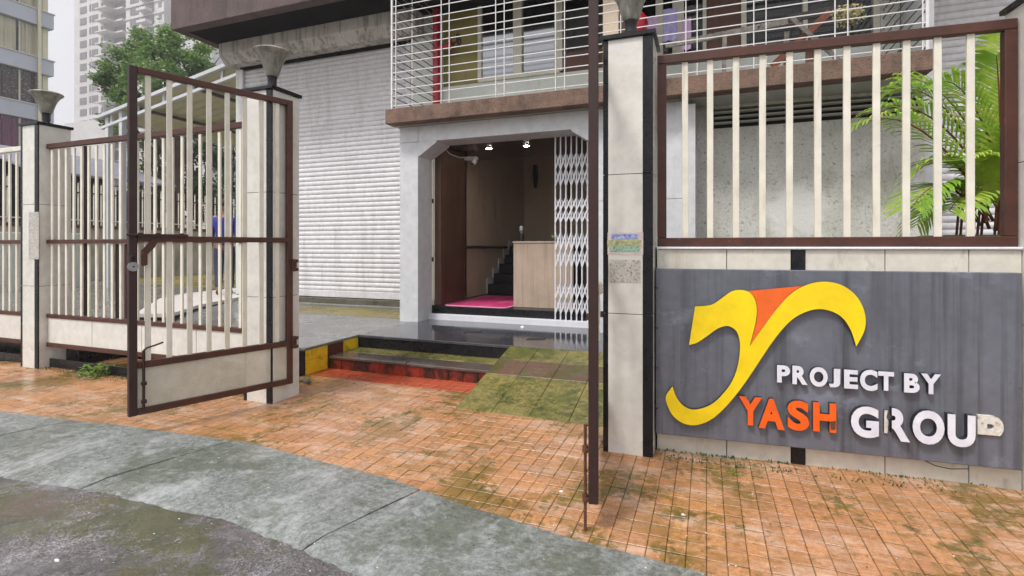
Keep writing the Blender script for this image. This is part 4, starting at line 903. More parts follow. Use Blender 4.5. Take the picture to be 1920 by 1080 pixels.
# ================================================================ BALCONY ODDS AND ENDS
def plank(p, q, w, th, mat, label, name='plank'):
    p = Vector(p); q = Vector(q); d = (q-p); ln = d.length; d.normalize(); up = Vector((0, 1, 0)); s_ = d.cross(up).normalized()
    up = s_.cross(d)
    n = 6; V = []; F = []
    for k in range(n+1):
        c = p+d*ln*k/n; ww = w*(.5+.06*mnoise.noise((k*1.3, ln*7, w*50)))
        for a, b_ in ((-1, -1), (1, -1), (1, 1), (-1, 1)): V.append(tuple(c+s_*a*ww+up*b_*th/2))
    for k in range(n): F += [(k*4+i, k*4+(i+1) % 4, (k+1)*4+(i+1) % 4, (k+1)*4+i) for i in range(4)]
    F += [(3, 2, 1, 0), (n*4, n*4+1, n*4+2, n*4+3)]
    mb = MB(); mb.add(V, F); lo = p if p.z < q.z else q
    return solo(name, mb, mat, label, 'plank', tuple(lo), 'broken planks lying in the balcony cage')
yj = 6.05
plank(gy(1448, 125, yj), gy(1556, 22, yj), .07, .03, 'plank_brown', 'brown varnished plank leaning in the balcony cage above the fence panel')
plank(gy(1485, 34, yj-.06), gy(1578, 118, yj-.06), .045, .02, 'plank_grey', 'pale narrow plank crossing the brown plank in the balcony cage')
plank(gy(1248, 86, yj+.12), gy(1490, 38, yj+.08), .06, .03, 'plank_grey', 'long mouldy grey plank sloping up to the crossed planks in the cage')
plank(gy(1478, 36, yj+.02), gy(1575, 16, yj+.02), .07, .04, 'black_iron', 'dark charred board on top of the crossed planks in the cage')
for u, lab in ((1357, 'short dark post under the long grey plank in the cage'), (1473, 'short grey post beside the brown plank in the cage'), (1518, 'dark brown stub post behind the crossed planks in the cage')):
    t_ = gy(u, 60 if u < 1500 else 95, yj+.06); plank((t_.x, yj+.06, 3.016), (t_.x+.01, yj+.06, t_.z), .045 if u < 1500 else .09, .04, 'plank_grey' if u < 1500 else 'brown_board', lab)
p = gy(1590, 25, 5.9)
mb = MB(); rr_ = random.Random(5)
for k in range(420):
    a = Vector((rr_.gauss(0, 1), rr_.gauss(0, 1), rr_.gauss(0, 1))).normalized(); r = .12*rr_.random()**.4; c = p+Vector((a.x*r*1.25, a.y*r, a.z*r*.75+ (-.05 if rr_.random() < .3 else 0)))
    d1 = Vector((rr_.gauss(0, 1), rr_.gauss(0, 1), rr_.gauss(0, 1))).normalized()*.02; d2 = a.cross(d1).normalized()*.012
    mb.quad(tuple(c-d1), tuple(c+d2), tuple(c+d1), tuple(c-d2))
DF = thing('dried_flower_bunch', 'tangled bunch of dried cream flowers hanging on the balcony cage', 'flowers', tuple(p))
obj('flowers', mb, 'dry', DF, recalc=False)
mb = MB(); mb.path([p+Vector((0, -.10, .1)), p+Vector((-.02, -.2, .14)), Vector((p.x-.02, 5.652, p.z+.02))], .006, 5); mb.path([p, p+Vector((.01, 0, -.15)), Vector((p.x, 5.95, 3.02))], .012, 5); obj('stem', mb, 'plank_grey', DF, True)
def cloth(u0, v0, u1, v1, y, mat, label):
    a = gy(u0, v0, y); c = gy(u1, v1, y); mb = MB(); n = 8; V = []; F = []
    for i in range(n+1):
        for j in range(5):
            x = a.x+(c.x-a.x)*i/n; z = a.z+(c.z-a.z)*j/4; V.append((x, y+.018*sin(i*1.6)*(.4+j*.2), z)); 
    for i in range(n):
        for j in range(4): F.append((i*5+j, (i+1)*5+j, (i+1)*5+j+1, i*5+j+1))
    m = len(V); V += [(x, y_+.012, z) for x, y_, z in V]; F += [tuple(q+m for q in f)[::-1] for f in F]
    mb.add(V, F); return solo('hanging_cloth', mb, mat, label, 'cloth', (a.x, y, c.z), 'washing hung in the balcony cage', smooth=True)
cloth(1206, 36, 1232, 58, 6.5, 'cloth_pink', 'pale pink cloth hung behind the cage beside the red bundle'); cloth(1243, 18, 1270, 74, 6.5, 'cloth_lilac', 'lilac cloth hung behind the cage between cream frames'); cloth(1277, 36, 1296, 92, 6.55, 'cloth_pink', 'pink cloth hung low behind the cage beside the brown door panel')
p = gy(1197, 38, 6.3)
mb = MB(); mb.lathe([(0, -.18), (.08, -.16), (.115, -.06), (.10, .03), (.05, .09), (.015, .11), (.03, .15), (0, .155)], (p.x, 6.3, p.z), 14, False)
solo('red_bundle', mb, 'redpipe', 'dark red tied bundle hanging in the cage behind the pillar lamp', 'bundle', (p.x, 6.3, p.z-.18), smooth=True)
mb = MB(); mb.path([(p.x, 6.3, p.z+.15), (p.x-.02, 5.96, p.z+.3), (p.x-.02, 5.655, p.z+.33)], .005, 5)
solo('hanging_string', mb, 'cable', 'thin string holding the red bundle to the cage', 'string', (p.x, 6.3, p.z+.15))

# ================================================================ PALM IN A GREEN POT
POTX = 1.72
PT = thing('plant_pot', 'tall green plastic pot holding the palm behind the fence panel', 'pot', (1.72, 4.6, PZ))
mb = MB(); mb.lathe([(.0, 0), (.20, 0), (.21, .03), (.23, .9), (.245, 1.06), (.26, 1.07), (.26, 1.11), (.242, 1.112), (.235, 1.06), (0, 1.05)], (1.72, 4.6, PZ-.05), 28, False); obj('body', mb, 'pot_green', PT, True)
mb = MB(); mb.lathe([(.0, 0), (.30, 0), (.33, .05), (.31, .05), (.29, .02), (0, .02)], (1.72, 4.6, PZ-.004), 24, False)
mb = MB(); mb.lathe([(.0, 1.088), (.15, 1.084), (.238, 1.075)], (1.72, 4.6, PZ-.05), 20, False); obj('soil', mb, 'soil', PT)
PM = thing('potted_palm', 'bright green feathery palm with arching fronds behind the fence panel', 'palm', (1.72, 4.6, PZ+1.12))
rp = random.Random(11)
def frond(base, tip, sag, wid, nleaf, ll_, name='frond', mat='palm'):
    base = Vector(base); tip = Vector(tip); mb = MB(); pts = []
    mid = (base+tip)/2+UP*sag
    for k in range(13):
        t = k/12; pts.append(base*(1-t)**2+mid*2*t*(1-t)+tip*t*t)
    mb.cm = 1; mb.path(pts, .008, 5, [.011*(1-.8*k/12) for k in range(13)]); mb.cm = 0
    for k in range(nleaf):
        t = .22+.78*k/(nleaf-1); i = min(11, int(t*12)); p = pts[i].lerp(pts[i+1], t*12-i); d = (pts[i+1]-pts[i]).normalized()
        side = d.cross(UP); side = side.normalized() if side.length > .05 else Vector((1, 0, 0))
        L_ = ll_*(.45+.75*sin(pi*min(1, t*.8+.12)))*rp.uniform(.85, 1.1)
        for sg in (-1, 1):
            dr = (side*sg*.8+d*.65+UP*(.28-.1*rp.random())).normalized(); w = d.cross(dr).normalized(); w2 = (d-dr*d.dot(dr)).normalized()*wid
            q1 = p+dr*L_*.5-UP*L_*.06; q2 = p+dr*L_*.86-UP*L_*.24; q3 = p+dr*L_-UP*L_*.38
            mb.add([tuple(p-w2*.4), tuple(p+w2*.4), tuple(q1+w2), tuple(q1-w2), tuple(q2+w2*.7), tuple(q2-w2*.7), tuple(q3)], [(0, 1, 2, 3), (3, 2, 4, 5), (5, 4, 6)])
    return obj(name, mb, [mat, 'plank_brown'], PM, recalc=False)
pb = Vector((1.66, 4.6, PZ+1.12))
fr_list = [((1597, 240), 4.35, .62), ((1668, 172), 4.7, .62), ((1640, 205), 4.5, .6), ((1885, 62), 4.5, .35), ((1868, 105), 4.3, .4), ((1905, 150), 4.6, .3), ((1712, 385), 4.3, .42),
           ((1690, 150), 4.85, .6), ((1750, 160), 4.5, .7), ((1720, 420), 4.5, .5), ((1780, 395), 4.25, .3), ((1702, 335), 4.55, .5), ((1930, 240), 4.4, .3), ((1835, 250), 4.9, .35), ((1890, 300), 4.25, .2), ((1930, 60), 4.9, .3), ((1800, 300), 4.3, .3)]
for (u, v), y, sag in fr_list:
    tip = gy(u, v, y); b0 = pb+Vector((rp.uniform(-.02, .24), rp.uniform(-.08, .08), rp.uniform(-.03, .05))); frond(b0+Vector((.14, 0, 0)), tip, sag, .0105, 28, .27)
mb = MB()
for k in range(7):
    x = 1.78+.04*k-.1; y = 4.6+.05*sin(k*2.1); h_ = .35+.08*(k % 3); mb.path([(x, y, PZ+1.0), (x+.02, y, PZ+1.10+h_*.5), (x+.05+.02*k, y, PZ+1.10+h_)], .008, 6)
obj('cane', mb, 'plank_brown', PM, True)

# ================================================================ SHED CANOPY, BOUNDARY, THINGS IN THE YARD
SC = thing('shed_canopy', 'white corrugated sheet canopy sloping from the building side over the yard', 'canopy', (-10.4, 9.5, YZ))
xa, za, xb_, zb2 = -12.5, 4.10, -8.03, 4.89
n = 46; V = []; F = []
for k in range(n+1):
    pass
ncor = 110; V = []; F = []; y0_, y1_ = 7.4, 14.5
for k in range(ncor+1):
    y = y0_+(y1_-y0_)*k/ncor; dz = .016*sin(k*pi/2)
    V += [(xa, y, za+dz), (xb_, y, zb2+dz)]
for k in range(ncor): F.append((2*k, 2*k+1, 2*k+3, 2*k+2))
m = len(V); V += [(x, y, z-.006) for x, y, z in V]; mb = MB(); mb.add(V, F); mb.cm = 1; mb.add([], [tuple(q-0+0 for q in ()) for _ in ()]); 
mb.f += [tuple(q+m for q in f)[::-1] for f in F]; mb.m += [1]*len(F)
mb.f += [(0, m, m+1, 1)]; mb.m += [0]
obj('roof_sheet', mb, ['roof_white', 'roof_under'], SC, smooth=False, recalc=False)
def rafter(y, nm='rafter', dz=.06, hh=.09, m_='roof_white', xs0=xa, xs1=xb_):
    mb = MB(lambda x, yy, z: (x, yy, z+za+(zb2-za)*(x-xa)/(xb_-xa))); mb.box(xs0, xs1, y-.03, y+.03, -dz-hh, -dz); obj(nm, mb, m_, SC)
rafter(7.36, 'fascia', -.035, .07); rafter(7.43, 'truss_chord', .20, .06)
for y in (9.4, 11.6, 14.0): rafter(y, 'rafter', .05, .10, 'grille_dark')
for k in range(6):
    x = xa+.35+k*.82; z = za+(zb2-za)*(x-xa)/(xb_-xa); mb = MB(); mb.box(x-.03, x+.03, 7.41, 7.45, z-.21, z-.02); obj('truss_web', mb, 'roof_white', SC)
for x in (-11.4, -9.8, -8.5):
    z = za+(zb2-za)*(x-xa)/(xb_-xa); mb = MB(); mb.box(x-.03, x+.03, 7.44, 14.4, z-.11, z-.05); obj('purlin', mb, 'grille_dark', SC)
for (x, y) in ((-12.3, 7.46), (-11.85, 7.46), (-12.3, 11.5)):
    z = za+(zb2-za)*(x-xa)/(xb_-xa); mb = MB(); mb.box(x-.05, x+.05, y-.05, y+.05, YZ-.02, z-.03, .004); obj('post', mb, 'roof_white', SC)
mb = MB(); mb.extr([(xa-.10, 7.34, za-.02), (xa+.02, 7.34, za-.02), (xa+.02, 7.34, za+.02), (xa-.08, 7.34, za+.06)], (0, 7.2, 0)); obj('eave_gutter', mb, 'roof_white', SC)
# boundary wall at the end of the yard with a railing
BW = thing('boundary_wall', 'stained plaster boundary wall with thin railing at the end of the yard', 'wall', (-15.6, 11, YZ))
mb = MB(); mb.box(-15.7, -15.5, 5.0, 17, YZ-.1, 1.76, .01); obj('wall', mb, 'comp_wall', BW)
mb = MB(); mb.box(-15.74, -15.46, 5.0, 17, 1.76, 1.84, .01); obj('coping', mb, 'brown_board', BW)
for z in (1.95, 2.95, 2.68): mb = MB(); mb.box(-15.62, -15.59, 5.0, 17, z, z+.03); obj('rail', mb, 'black_iron' if z > 2 else 'cream_bar', BW)
me = MB(); me.box(-.012, .012, -.012, .012, 0, 1.15); me = mesh_of(me, 'cream_bar'); me.name = 'railing_bar'
for k in range(64): inst('railing_bar', me, BW, (-15.605, 5.2+k*.185, 1.835))
p = gx(445, 466, -15.49)
NP = thing('notice_plate', 'small white notice plate with a dark mark on the boundary wall', 'notice', (-15.49, p.y, p.z-.16))
mb = MB(); mb.box(-15.505, -15.485, p.y-.13, p.y+.13, p.z-.16, p.z+.16, .004); obj('plate', mb, 'plastic_white', NP)
mb = MB(); mb.box(-15.4845, -15.482, p.y-.05, p.y+.0, p.z-.06, p.z+.06); mb.box(-15.4845, -15.482, p.y+.01, p.y+.07, p.z-.09, p.z+.0); obj('mark', mb, 'black_iron', NP)
# low white screen wall at the left of the yard
LW = thing('screen_wall', 'short whitewashed wall panel seen behind the sliding gate bars', 'wall', (-10.4, 5.9, YZ))
a = gz(158, 522, YZ); mb = MB(); mb.box(a.x*.80-.1, a.x*.80, a.y*.62, a.y*.80, YZ-.05, 1.55, .01); obj('wall', mb, 'wall_white', LW)
# sheet roofed shelter beyond the boundary
SH = thing('sheet_shelter', 'grey sheet roofed shelter with dark open front beyond the boundary wall', 'shelter', (-20, 10.5, 0))
mb = MB(); mb.extr([(-17.5, 8.6, 3.35), (-17.5, 8.6, 3.42), (-21, 8.6, 4.5), (-21, 8.6, 4.43)], (0, 4.2, 0)); obj('roof', mb, 'grey_sheet', SH)
mb = MB(); mb.box(-20.9, -20.8, 8.7, 12.7, 0, 4.4); obj('back_sheet', mb, 'tarp_black', SH)
for y in (8.7, 10.6, 12.6): mb = MB(); mb.tube((-17.6, y, -.1), (-17.6, y, 3.38), .05, 8); obj('post', mb, 'tarp_black', SH)
mb = MB()
V = []; F = []
for i in range(13):
    for j in range(6): V.append((-17.75-.12*sin(i*1.9)*(.3+.1*j)-j*.05, 8.75+i*.3, .0+j*.62))
for i in range(12):
    for j in range(5): F.append((i*6+j, (i+1)*6+j, (i+1)*6+j+1, i*6+j+1))
m = len(V); V += [(x-.02, y, z) for x, y, z in V]; F += [tuple(q+m for q in f)[::-1] for f in F]; mb.add(V, F); obj('front_tarp', mb, 'tarp_black', SH, True)

# ---- person walking in the yard
def skinned(name, joints, edges, mat, parent, sub=2, root=0):
    me = bpy.data.meshes.new(name); inv = WM[parent.name].inverted()
    me.from_pydata([tuple(inv @ Vector(j[:3])) for j in joints], edges, []); me.materials.append(MAT[mat])
    o = bpy.data.objects.new(name, me); C.objects.link(o); o.parent = parent; WM[o.name] = WM[parent.name].copy()
    md = o.modifiers.new('skin', 'SKIN'); md.use_smooth_shade = True
    for i, j in enumerate(joints):
        sv = me.skin_vertices[0].data[i]; sv.radius = (j[3], j[4] if len(j) > 4 else j[3]); sv.use_root = (i == root)
    s2 = o.modifiers.new('sub', 'SUBSURF'); s2.levels = sub; s2.render_levels = sub; return o
pp = gz(421, 553, YZ); PS = thing('person', 'person in blue shirt and dark trousers walking across the yard behind the gate', 'person', (pp.x, pp.y, YZ))
wd = Vector((-.75, .66, 0)).normalized(); sdv = Vector((wd.y, -wd.x, 0))       # walking away to the left
def J(f, s, z, r, r2=None): p = Vector((pp.x, pp.y, YZ))+wd*f+sdv*s; return (p.x, p.y, p.z+z, r, r2 or r)
body = [J(0, 0, .90, .12, .10), J(.01, 0, 1.10, .12, .09), J(.02, 0, 1.32, .14, .10), J(.02, 0, 1.44, .06), J(.04, 0, 1.52, .05), J(.05, 0, 1.60, .085, .09), J(.05, 0, 1.68, .09, .10), J(.04, 0, 1.75, .06),
        J(.02, .17, 1.38, .06), J(-.06, .22, 1.12, .045), J(.04, .24, .90, .035), J(.07, .24, .83, .032, .02), J(.09, .235, .75, .018, .012),
        J(.02, -.17, 1.38, .06), J(.08, -.22, 1.12, .045), J(.22, -.22, .93, .035), J(.26, -.22, .87, .032, .02), J(.31, -.215, .81, .018, .012),
        J(.0, .09, .84, .085), J(.14, .09, .48, .06), J(.10, .09, .10, .04), J(.22, .09, .04, .035, .03),
        J(.0, -.09, .84, .085), J(-.06, -.09, .48, .06), J(-.28, -.09, .14, .04), J(-.20, -.09, .05, .035, .03)]
be = [(0, 1), (1, 2), (2, 3), (3, 4), (4, 5), (5, 6), (6, 7), (2, 8), (8, 9), (9, 10), (10, 11), (11, 12), (2, 13), (13, 14), (14, 15), (15, 16), (16, 17), (0, 18), (18, 19), (19, 20), (20, 21), (0, 22), (22, 23), (23, 24), (24, 25)]
skinned('body', body, be, 'skin', PS)
sh_ = [J(0, 0, .84, .155, .125), J(.01, 0, 1.10, .15, .12), J(.02, 0, 1.32, .165, .125), J(.02, 0, 1.43, .09), J(.02, .18, 1.37, .085), J(-.06, .225, 1.12, .068), J(-.03, .23, 1.04, .064), J(.02, -.18, 1.37, .085), J(.08, -.225, 1.12, .068), J(.13, -.222, 1.04, .064)]
skinned('shirt', sh_, [(0, 1), (1, 2), (2, 3), (2, 4), (4, 5), (5, 6), (2, 7), (7, 8), (8, 9)], 'shirt', PS)
tr_ = [J(0, 0, .92, .14, .115), J(.0, .09, .82, .105), J(.14, .09, .48, .082), J(.10, .09, .09, .066), J(.0, -.09, .82, .105), J(-.06, -.09, .48, .082), J(-.28, -.09, .14, .064)]
skinned('trousers', tr_, [(0, 1), (1, 2), (2, 3), (0, 4), (4, 5), (5, 6)], 'trouser', PS)
skinned('shoe', [J(.06, .09, .055, .05, .05), J(.16, .09, .045, .05, .04), J(.25, .09, .035, .04, .03)], [(0, 1), (1, 2)], 'shoe', PS)
skinned('shoe', [J(-.31, -.09, .10, .05, .05), J(-.23, -.09, .06, .05, .04), J(-.15, -.09, .035, .04, .03)], [(0, 1), (1, 2)], 'shoe', PS)
skinned('hair', [J(.01, 0, 1.62, .075), J(.03, 0, 1.71, .105, .10), J(.05, 0, 1.77, .075)], [(0, 1), (1, 2)], 'hair', PS)

# ================================================================ TREES
def leaves(clumps, n_per, size, seed, shape=.62):
    r_ = random.Random(seed); V = []; F = []
    for (c, rad) in clumps:
        k = int(n_per*rad*rad*1.0)
        # sub-clumps give light and dark clusters
        subs = [c+Vector((r_.gauss(0, 1), r_.gauss(0, 1), r_.gauss(0, .8)))*rad*.42 for _ in range(9)]
        for _ in range(k):
            s0 = r_.choice(subs); d = Vector((r_.gauss(0, 1), r_.gauss(0, 1), r_.gauss(0, 1)))
            p = s0+d*rad*.17
            a = Vector((r_.gauss(0, 1), r_.gauss(0, 1), r_.gauss(0, .5))).normalized(); b_ = a.cross(Vector((r_.gauss(0, 1), r_.gauss(0, 1), r_.gauss(0, 1)))).normalized()
            L_ = size*r_.uniform(.6, 1.25); w = L_*shape*.5; o = len(V); nn = a.cross(b_)*L_*.14
            V += [p-a*L_*.5, p+b_*w+nn, p+a*L_*.5, p-b_*w+nn]; F += [(o, o+1, o+2), (o, o+2, o+3)]
    return V, F
def tree(name, label, root, top, clumps, n_per, size, seed, mat, limb_r=.16, group=None):
    t = thing(name, label, 'tree', tuple(root), 0, group); r_ = random.Random(seed)
    root = Vector(root); top = Vector(top); mb = MB()
    tp = [root+UP*-.05, root.lerp(top, .35)+Vector((.08, .05, 0)), root.lerp(top, .7)-Vector((.06, .04, 0)), top]; mb.path(tp, limb_r, 10, [limb_r*1.25, limb_r, limb_r*.8, limb_r*.5]); obj('trunk', mb, 'bark', t, True)
    mb = MB()
    for (c, rad) in clumps:
        s0 = root.lerp(top, r_.uniform(.5, .95)); m_ = s0.lerp(c, .5)+Vector((r_.uniform(-.2, .2), r_.uniform(-.2, .2), r_.uniform(.0, .3)))
        mb.path([s0, m_, c], .04, 6, [limb_r*.45, limb_r*.28, limb_r*.1])
        for _ in range(3):
            e_ = c+Vector((r_.gauss(0, 1), r_.gauss(0, 1), r_.gauss(0, .7)))*rad*.6; mb.path([m_.lerp(c, r_.uniform(.4, .9)), e_], .02, 5, [limb_r*.14, limb_r*.05])
    obj('limb', mb, 'bark', t, True)
    V, F = leaves(clumps, n_per, size, seed); mb = MB(); mb.v = V; mb.f = F; mb.m = [0]*len(F); obj('crown', mb, mat, t, recalc=False)
    return t
def CL(u, v, dep, r_px): return (gd(u, v, dep), r_px/CF*dep)
cl = [CL(285, 95, 18.2, 42), CL(325, 85, 18.8, 40), CL(245, 105, 18.4, 38), CL(270, 140, 17.8, 45), CL(320, 140, 18, 45), CL(365, 120, 19, 40), CL(400, 130, 19.3, 36), CL(222, 140, 18.5, 30), CL(196, 135, 18.6, 16), CL(205, 160, 18.3, 26),
      CL(235, 175, 18, 36), CL(190, 148, 18.2, 16), CL(355, 165, 18.5, 42), CL(410, 160, 19.5, 36), CL(265, 195, 17.9, 40), CL(222, 210, 18.2, 26), CL(205, 225, 18.3, 20), CL(215, 245, 18.1, 18), CL(305, 200, 18.4, 40), CL(350, 215, 18.8, 40), CL(255, 75, 18.8, 26), CL(305, 68, 19, 26), CL(385, 95, 19.8, 26), CL(430, 190, 20, 40)]
rt = gd(330, 400, 18.4); tree('broadleaf_tree', 'tall bushy green tree rising behind the shed canopy', (rt.x, rt.y, 0), (rt.x-.4, rt.y+.3, 6.6), cl, 1900, .135, 21, 'leaf')
for i, (us, lab) in enumerate((((300, 275, 20), 'dark green bushy tree seen under the shed canopy beside the shelter'), ((370, 300, 20.5), 'dark green leafy tree seen under the middle of the shed canopy'), ((432, 300, 21), 'dark green leafy tree under the shed canopy beside the tiled pillar'))):
    u, v, dp = us; c2 = [CL(u+du, v+dv, dp+dd, r_) for du, dv, dd, r_ in ((-22, 0, 0, 34), (18, -5, .4, 36), (0, 45, -.3, 40), (-25, 75, .2, 34), (22, 85, .1, 36), (5, 110, .3, 30), (0, -35, .5, 30))]
    r0 = gd(u, v, dp); tree('leafy_tree', lab, (r0.x, r0.y, 0), (r0.x, r0.y, 4.4), c2, 900, .15, 40+i, 'leaf_dark', .11, 'trees beyond the boundary wall')

# ================================================================ TOWER BLOCK (far, unfinished)
DT = 138.; tp0 = gd(139, 225, DT); TX0, TY = tp0.x, tp0.y
TB = thing('tower_block', 'tall pale unfinished tower block rising behind the tree', 'tower', (TX0+14, TY+8, 0))
mpp = DT/CF
def tz(v, u=160): return gy(u, v, TY).z
def tx(u, v=60): return gy(u, v, TY).x
FH = 3.02
def tb(nm, u0, u1, y0, y1, z0, z1, m_): mb = MB(); mb.box(tx(u0), tx(u1), y0, y1, z0, z1); return obj(nm, mb, m_, TB)
ZT = 92.
tb('wall', 139, 194, TY, TY+16, -1, ZT, 'tower'); tb('wall', 194.2, 228, TY+2.2, TY+16, -1, ZT, 'tower_side'); tb('wall', 228.2, 300, TY+1.0, TY+16, -1, ZT, 'tower'); tb('wall', 300.2, 372, TY+3.4, TY+18, -1, ZT, 'tower_side')
zref = tz(110)     # a window row
def trow(k): return zref+(k-5)*FH
wm = {}
def twin(nm, u0, u1, y, z0, z1, m_='tower_win'):
    mb = MB(); x0 = tx(u0); x1 = tx(u1); mb.box(x0, x1, y-.12, y+.03, z0, z1)
    w = obj(nm, mb, m_, TB)
for k in range(-5, 13):
    z = trow(k)
    if z < 4: continue
    twin('window', 150.5, 162.5, TY, z, z+1.75); twin('window', 172.5, 184, TY, z+.15, z+1.9); twin('window', 168.2, 170.4, TY, z+.15, z+1.9); twin('window', 190, 192.6, TY, z+.3, z+1.5)
    twin('window', 198, 225, TY+2.2, z-.1, z+1.95)
    mb = MB(); mb.box(tx(190), tx(211), TY-1.6, TY+2.2, z-.75, z-.45); mb.box(tx(211.3), tx(226), TY+.4, TY+2.2, z-.75, z-.35); obj('balcony', mb, 'tower', TB)
    twin('window', 240.5, 252.5, TY+1, z+.1, z+2.1); twin('window', 237, 239.2, TY+1, z+.1, z+1.7); twin('window', 259.5, 281, TY+1, z-.1, z+2.0)
    mb = MB(); mb.box(tx(262), tx(279), TY-.9, TY+1, z-.2, z+.45); obj('balcony', mb, 'tower', TB)
    twin('window', 290, 295.5, TY+1, z+.6, z+1.7); twin('window', 302, 314.5, TY+3.4, z+.1, z+2.0); twin('window', 318, 321.5, TY+3.4, z+.1, z+2.0)
    mb = MB(); mb.box(tx(228.4), tx(299.5), TY+.75, TY+.998, z-.95, z-.6); obj('floor_band', mb, 'tower_side', TB)
tb('podium', 137, 215, TY-2, TY-.02, -1, tz(232), 'tower')
# ================================================================ APARTMENT BLOCK WITH CURTAINED WINDOWS
AX, AYE = -39.5, 20.35
AB = thing('apartment_block', 'apartment block with pale blue bands and curtained windows beyond the gate pillar', 'building', (AX-4, 12, 0))
def ab(nm, x0, x1, y0, y1, z0, z1, m_, bev=0.): mb = MB(); mb.box(x0, x1, y0, y1, z0, z1, bev); return obj(nm, mb, m_, AB)
ab('core', AX-9, AX-1.2, 2, AYE-.2, -.1, 30, 'inside_dark'); ab('end_wall', AX-9, AX-.25, AYE-.199, AYE+.05, -.1, 30, 'tower_side')
ab('corner_post', AX-.25, AX-.07, AYE-.25, AYE+.049, -.1, 30, 'curtain_cream')
for k, z in enumerate((0.2, 3.2, 6.2, 9.2, 12.2, 15.2, 18.2, 21.2)):
    ab('balcony_band', AX-1.5, AX+.22, 2, AYE+.22, z, z+.93, 'band', .02); ab('band_cap', AX+.1, AX+.27, 2, AYE+.27, z+.932, z+1.0, 'tower')
    m_ = {0: 'curtain_purple', 1: 'curtain_purple', 2: 'curtain_purple', 3: 'curtain_brown'}.get(k, 'curtain_cream')
    for (ya, yb) in ((AYE-1.35, AYE-.28), (AYE-2.75, AYE-1.55), (AYE-4.3, AYE-2.8)) if k >= 4 else ((AYE-2.2, AYE-.28), (AYE-4.3, AYE-2.25)):
        n = 26; V = []; F = []
        for i in range(n+1):
            t = i/n; y = ya+(yb-ya)*t; x = AX-.14+.05*sin(i*1.9)+.03*sin(i*.83)
            for j in range(4):
                q = j/3; yy = y
                if k >= 4 and ya > AYE-1.5: yy = y+(1-t)*.22*q*0
                V.append((x, yy, z+.93+q*2.09))
        for i in range(n):
            for j in range(3): F.append((i*4+j, (i+1)*4+j, (i+1)*4+j+1, i*4+j+1))
        m = len(V); V += [(x-.02, y, zz) for x, y, zz in V]; F += [tuple(q+m for q in f)[::-1] for f in F]
        mb = MB(); mb.add(V, F); obj('curtain', mb, m_, AB, True)
    ab('window', AX-.03, AX-.02, 2.2, AYE-.27, z+.935, z+2.995, 'glass')
    for y in (AYE-.36, AYE-1.45, AYE-2.8, AYE-4.3): ab('window_mullion', AX-.06, AX+.0, y-.04, y+.04, z+.936, z+2.994, 'cream_frame')
mb = MB(); mb.tube((AX+.32, AYE-.6, 0), (AX+.32, AYE-.6, 28), .09, 10); obj('drain_pipe', mb, 'curtain_cream', AB, True)

# ================================================================ WEEDS, LITTER
def weed(x, y, z, r, n, label, seed):
    r_ = random.Random(seed); t = thing('weed', label, 'plant', (x, y, z), 0, None); mb = MB(); st = MB()
    for k in range(n):
        a = r_.uniform(0, 2*pi); rr2 = r*r_.random()**.6; h_ = r*r_.uniform(.3, 1.0)*(1.1-rr2/r*.6); p = Vector((x+rr2*cos(a), y+rr2*sin(a), z+h_)); st.path([(x+rr2*.3*cos(a), y+rr2*.3*sin(a), z-.01), tuple(p)], .0015, 4)
        for q in range(4):
            d = Vector((r_.gauss(0, 1), r_.gauss(0, 1), r_.gauss(.2, .4))).normalized(); w = d.cross(UP).normalized(); L_ = r*r_.uniform(.14, .30)
            mb.add([tuple(p), tuple(p+d*L_*.5+w*L_*.35), tuple(p+d*L_), tuple(p+d*L_*.5-w*L_*.35)], [(0, 1, 2), (0, 2, 3)])
    obj('leaf_tuft', mb, 'weed', t, recalc=False, kind='stuff'); obj('stem', st, 'weed', t)
for (u, v, r, n, lab, sd2) in ((180, 706, .15, 46, 'low green weed tuft growing on the pavers before the sliding gate', 1), (152, 664, .06, 14, 'tiny weed growing under the sliding gate beside its pillar', 2), (208, 672, .07, 16, 'small weed growing in the joint under the sliding gate', 3),
                         (1372, 888, .035, 12, 'tiny grass sprig growing among pavers under the sign board', 4), (165, 660, .045, 10, 'tiny second weed under the sliding gate near the first', 6)):
    p = gz(u, v, 0); weed(p.x, p.y, -.005, r, n, lab, sd2)
p = gz(1040, 432, PZ) if False else None
rl_ = random.Random(9)
for i, (u, v, z, lab) in enumerate(((980, 614, PZ, 'crumpled white scrap on the wet granite before the entrance'), (107, 1052, -.012, 'small white scrap lying on the wet asphalt road'), (1052, 922, 0, 'small white scrap on the orange pavers left of the gate leaf edge'), (1281, 966, 0, 'small pale scrap on the orange pavers in front of the sign'))):
    p = gz(u, v, z); mb = MB(); V = []; n = 7; s = (.035, .014, .012, .011)[i]
    V = [(p.x+s*cos(2*pi*k/n)*rl_.uniform(.5, 1.1), p.y+s*.7*sin(2*pi*k/n)*rl_.uniform(.5, 1.1), z+.002+rl_.uniform(0, .3)*s) for k in range(n)]+[(p.x, p.y, z+s*.7)]
    V2 = [(x, y, z-.003) for x, y, _ in V[:n]]
    mb.add(V+V2, [(k, (k+1) % n, n) for k in range(n)]+[(k, n+1+k, n+1+(k+1) % n, (k+1) % n) for k in range(n)]+[tuple(range(2*n, n, -1))]); solo('paper_scrap', mb, 'litter', lab, 'litter', (p.x, p.y, z))
mb = MB(); p = gz(572, 716, 0); rb_ = random.Random(4)
for k in range(14):
    q = Vector((p.x+rb_.gauss(0, .04), p.y+rb_.gauss(0, .03), .012)); s = rb_.uniform(.012, .028); mb.lathe([(0, -s*.9), (s*.8, -s*.4), (s, 0), (s*.6, s*.5), (0, s*.6)], tuple(q), 6, False)
solo('rubble_heap', mb, 'concrete_dark', 'small dark heap of wet rubble at the foot of the tiled pillar', 'rubble', (p.x, p.y, 0))
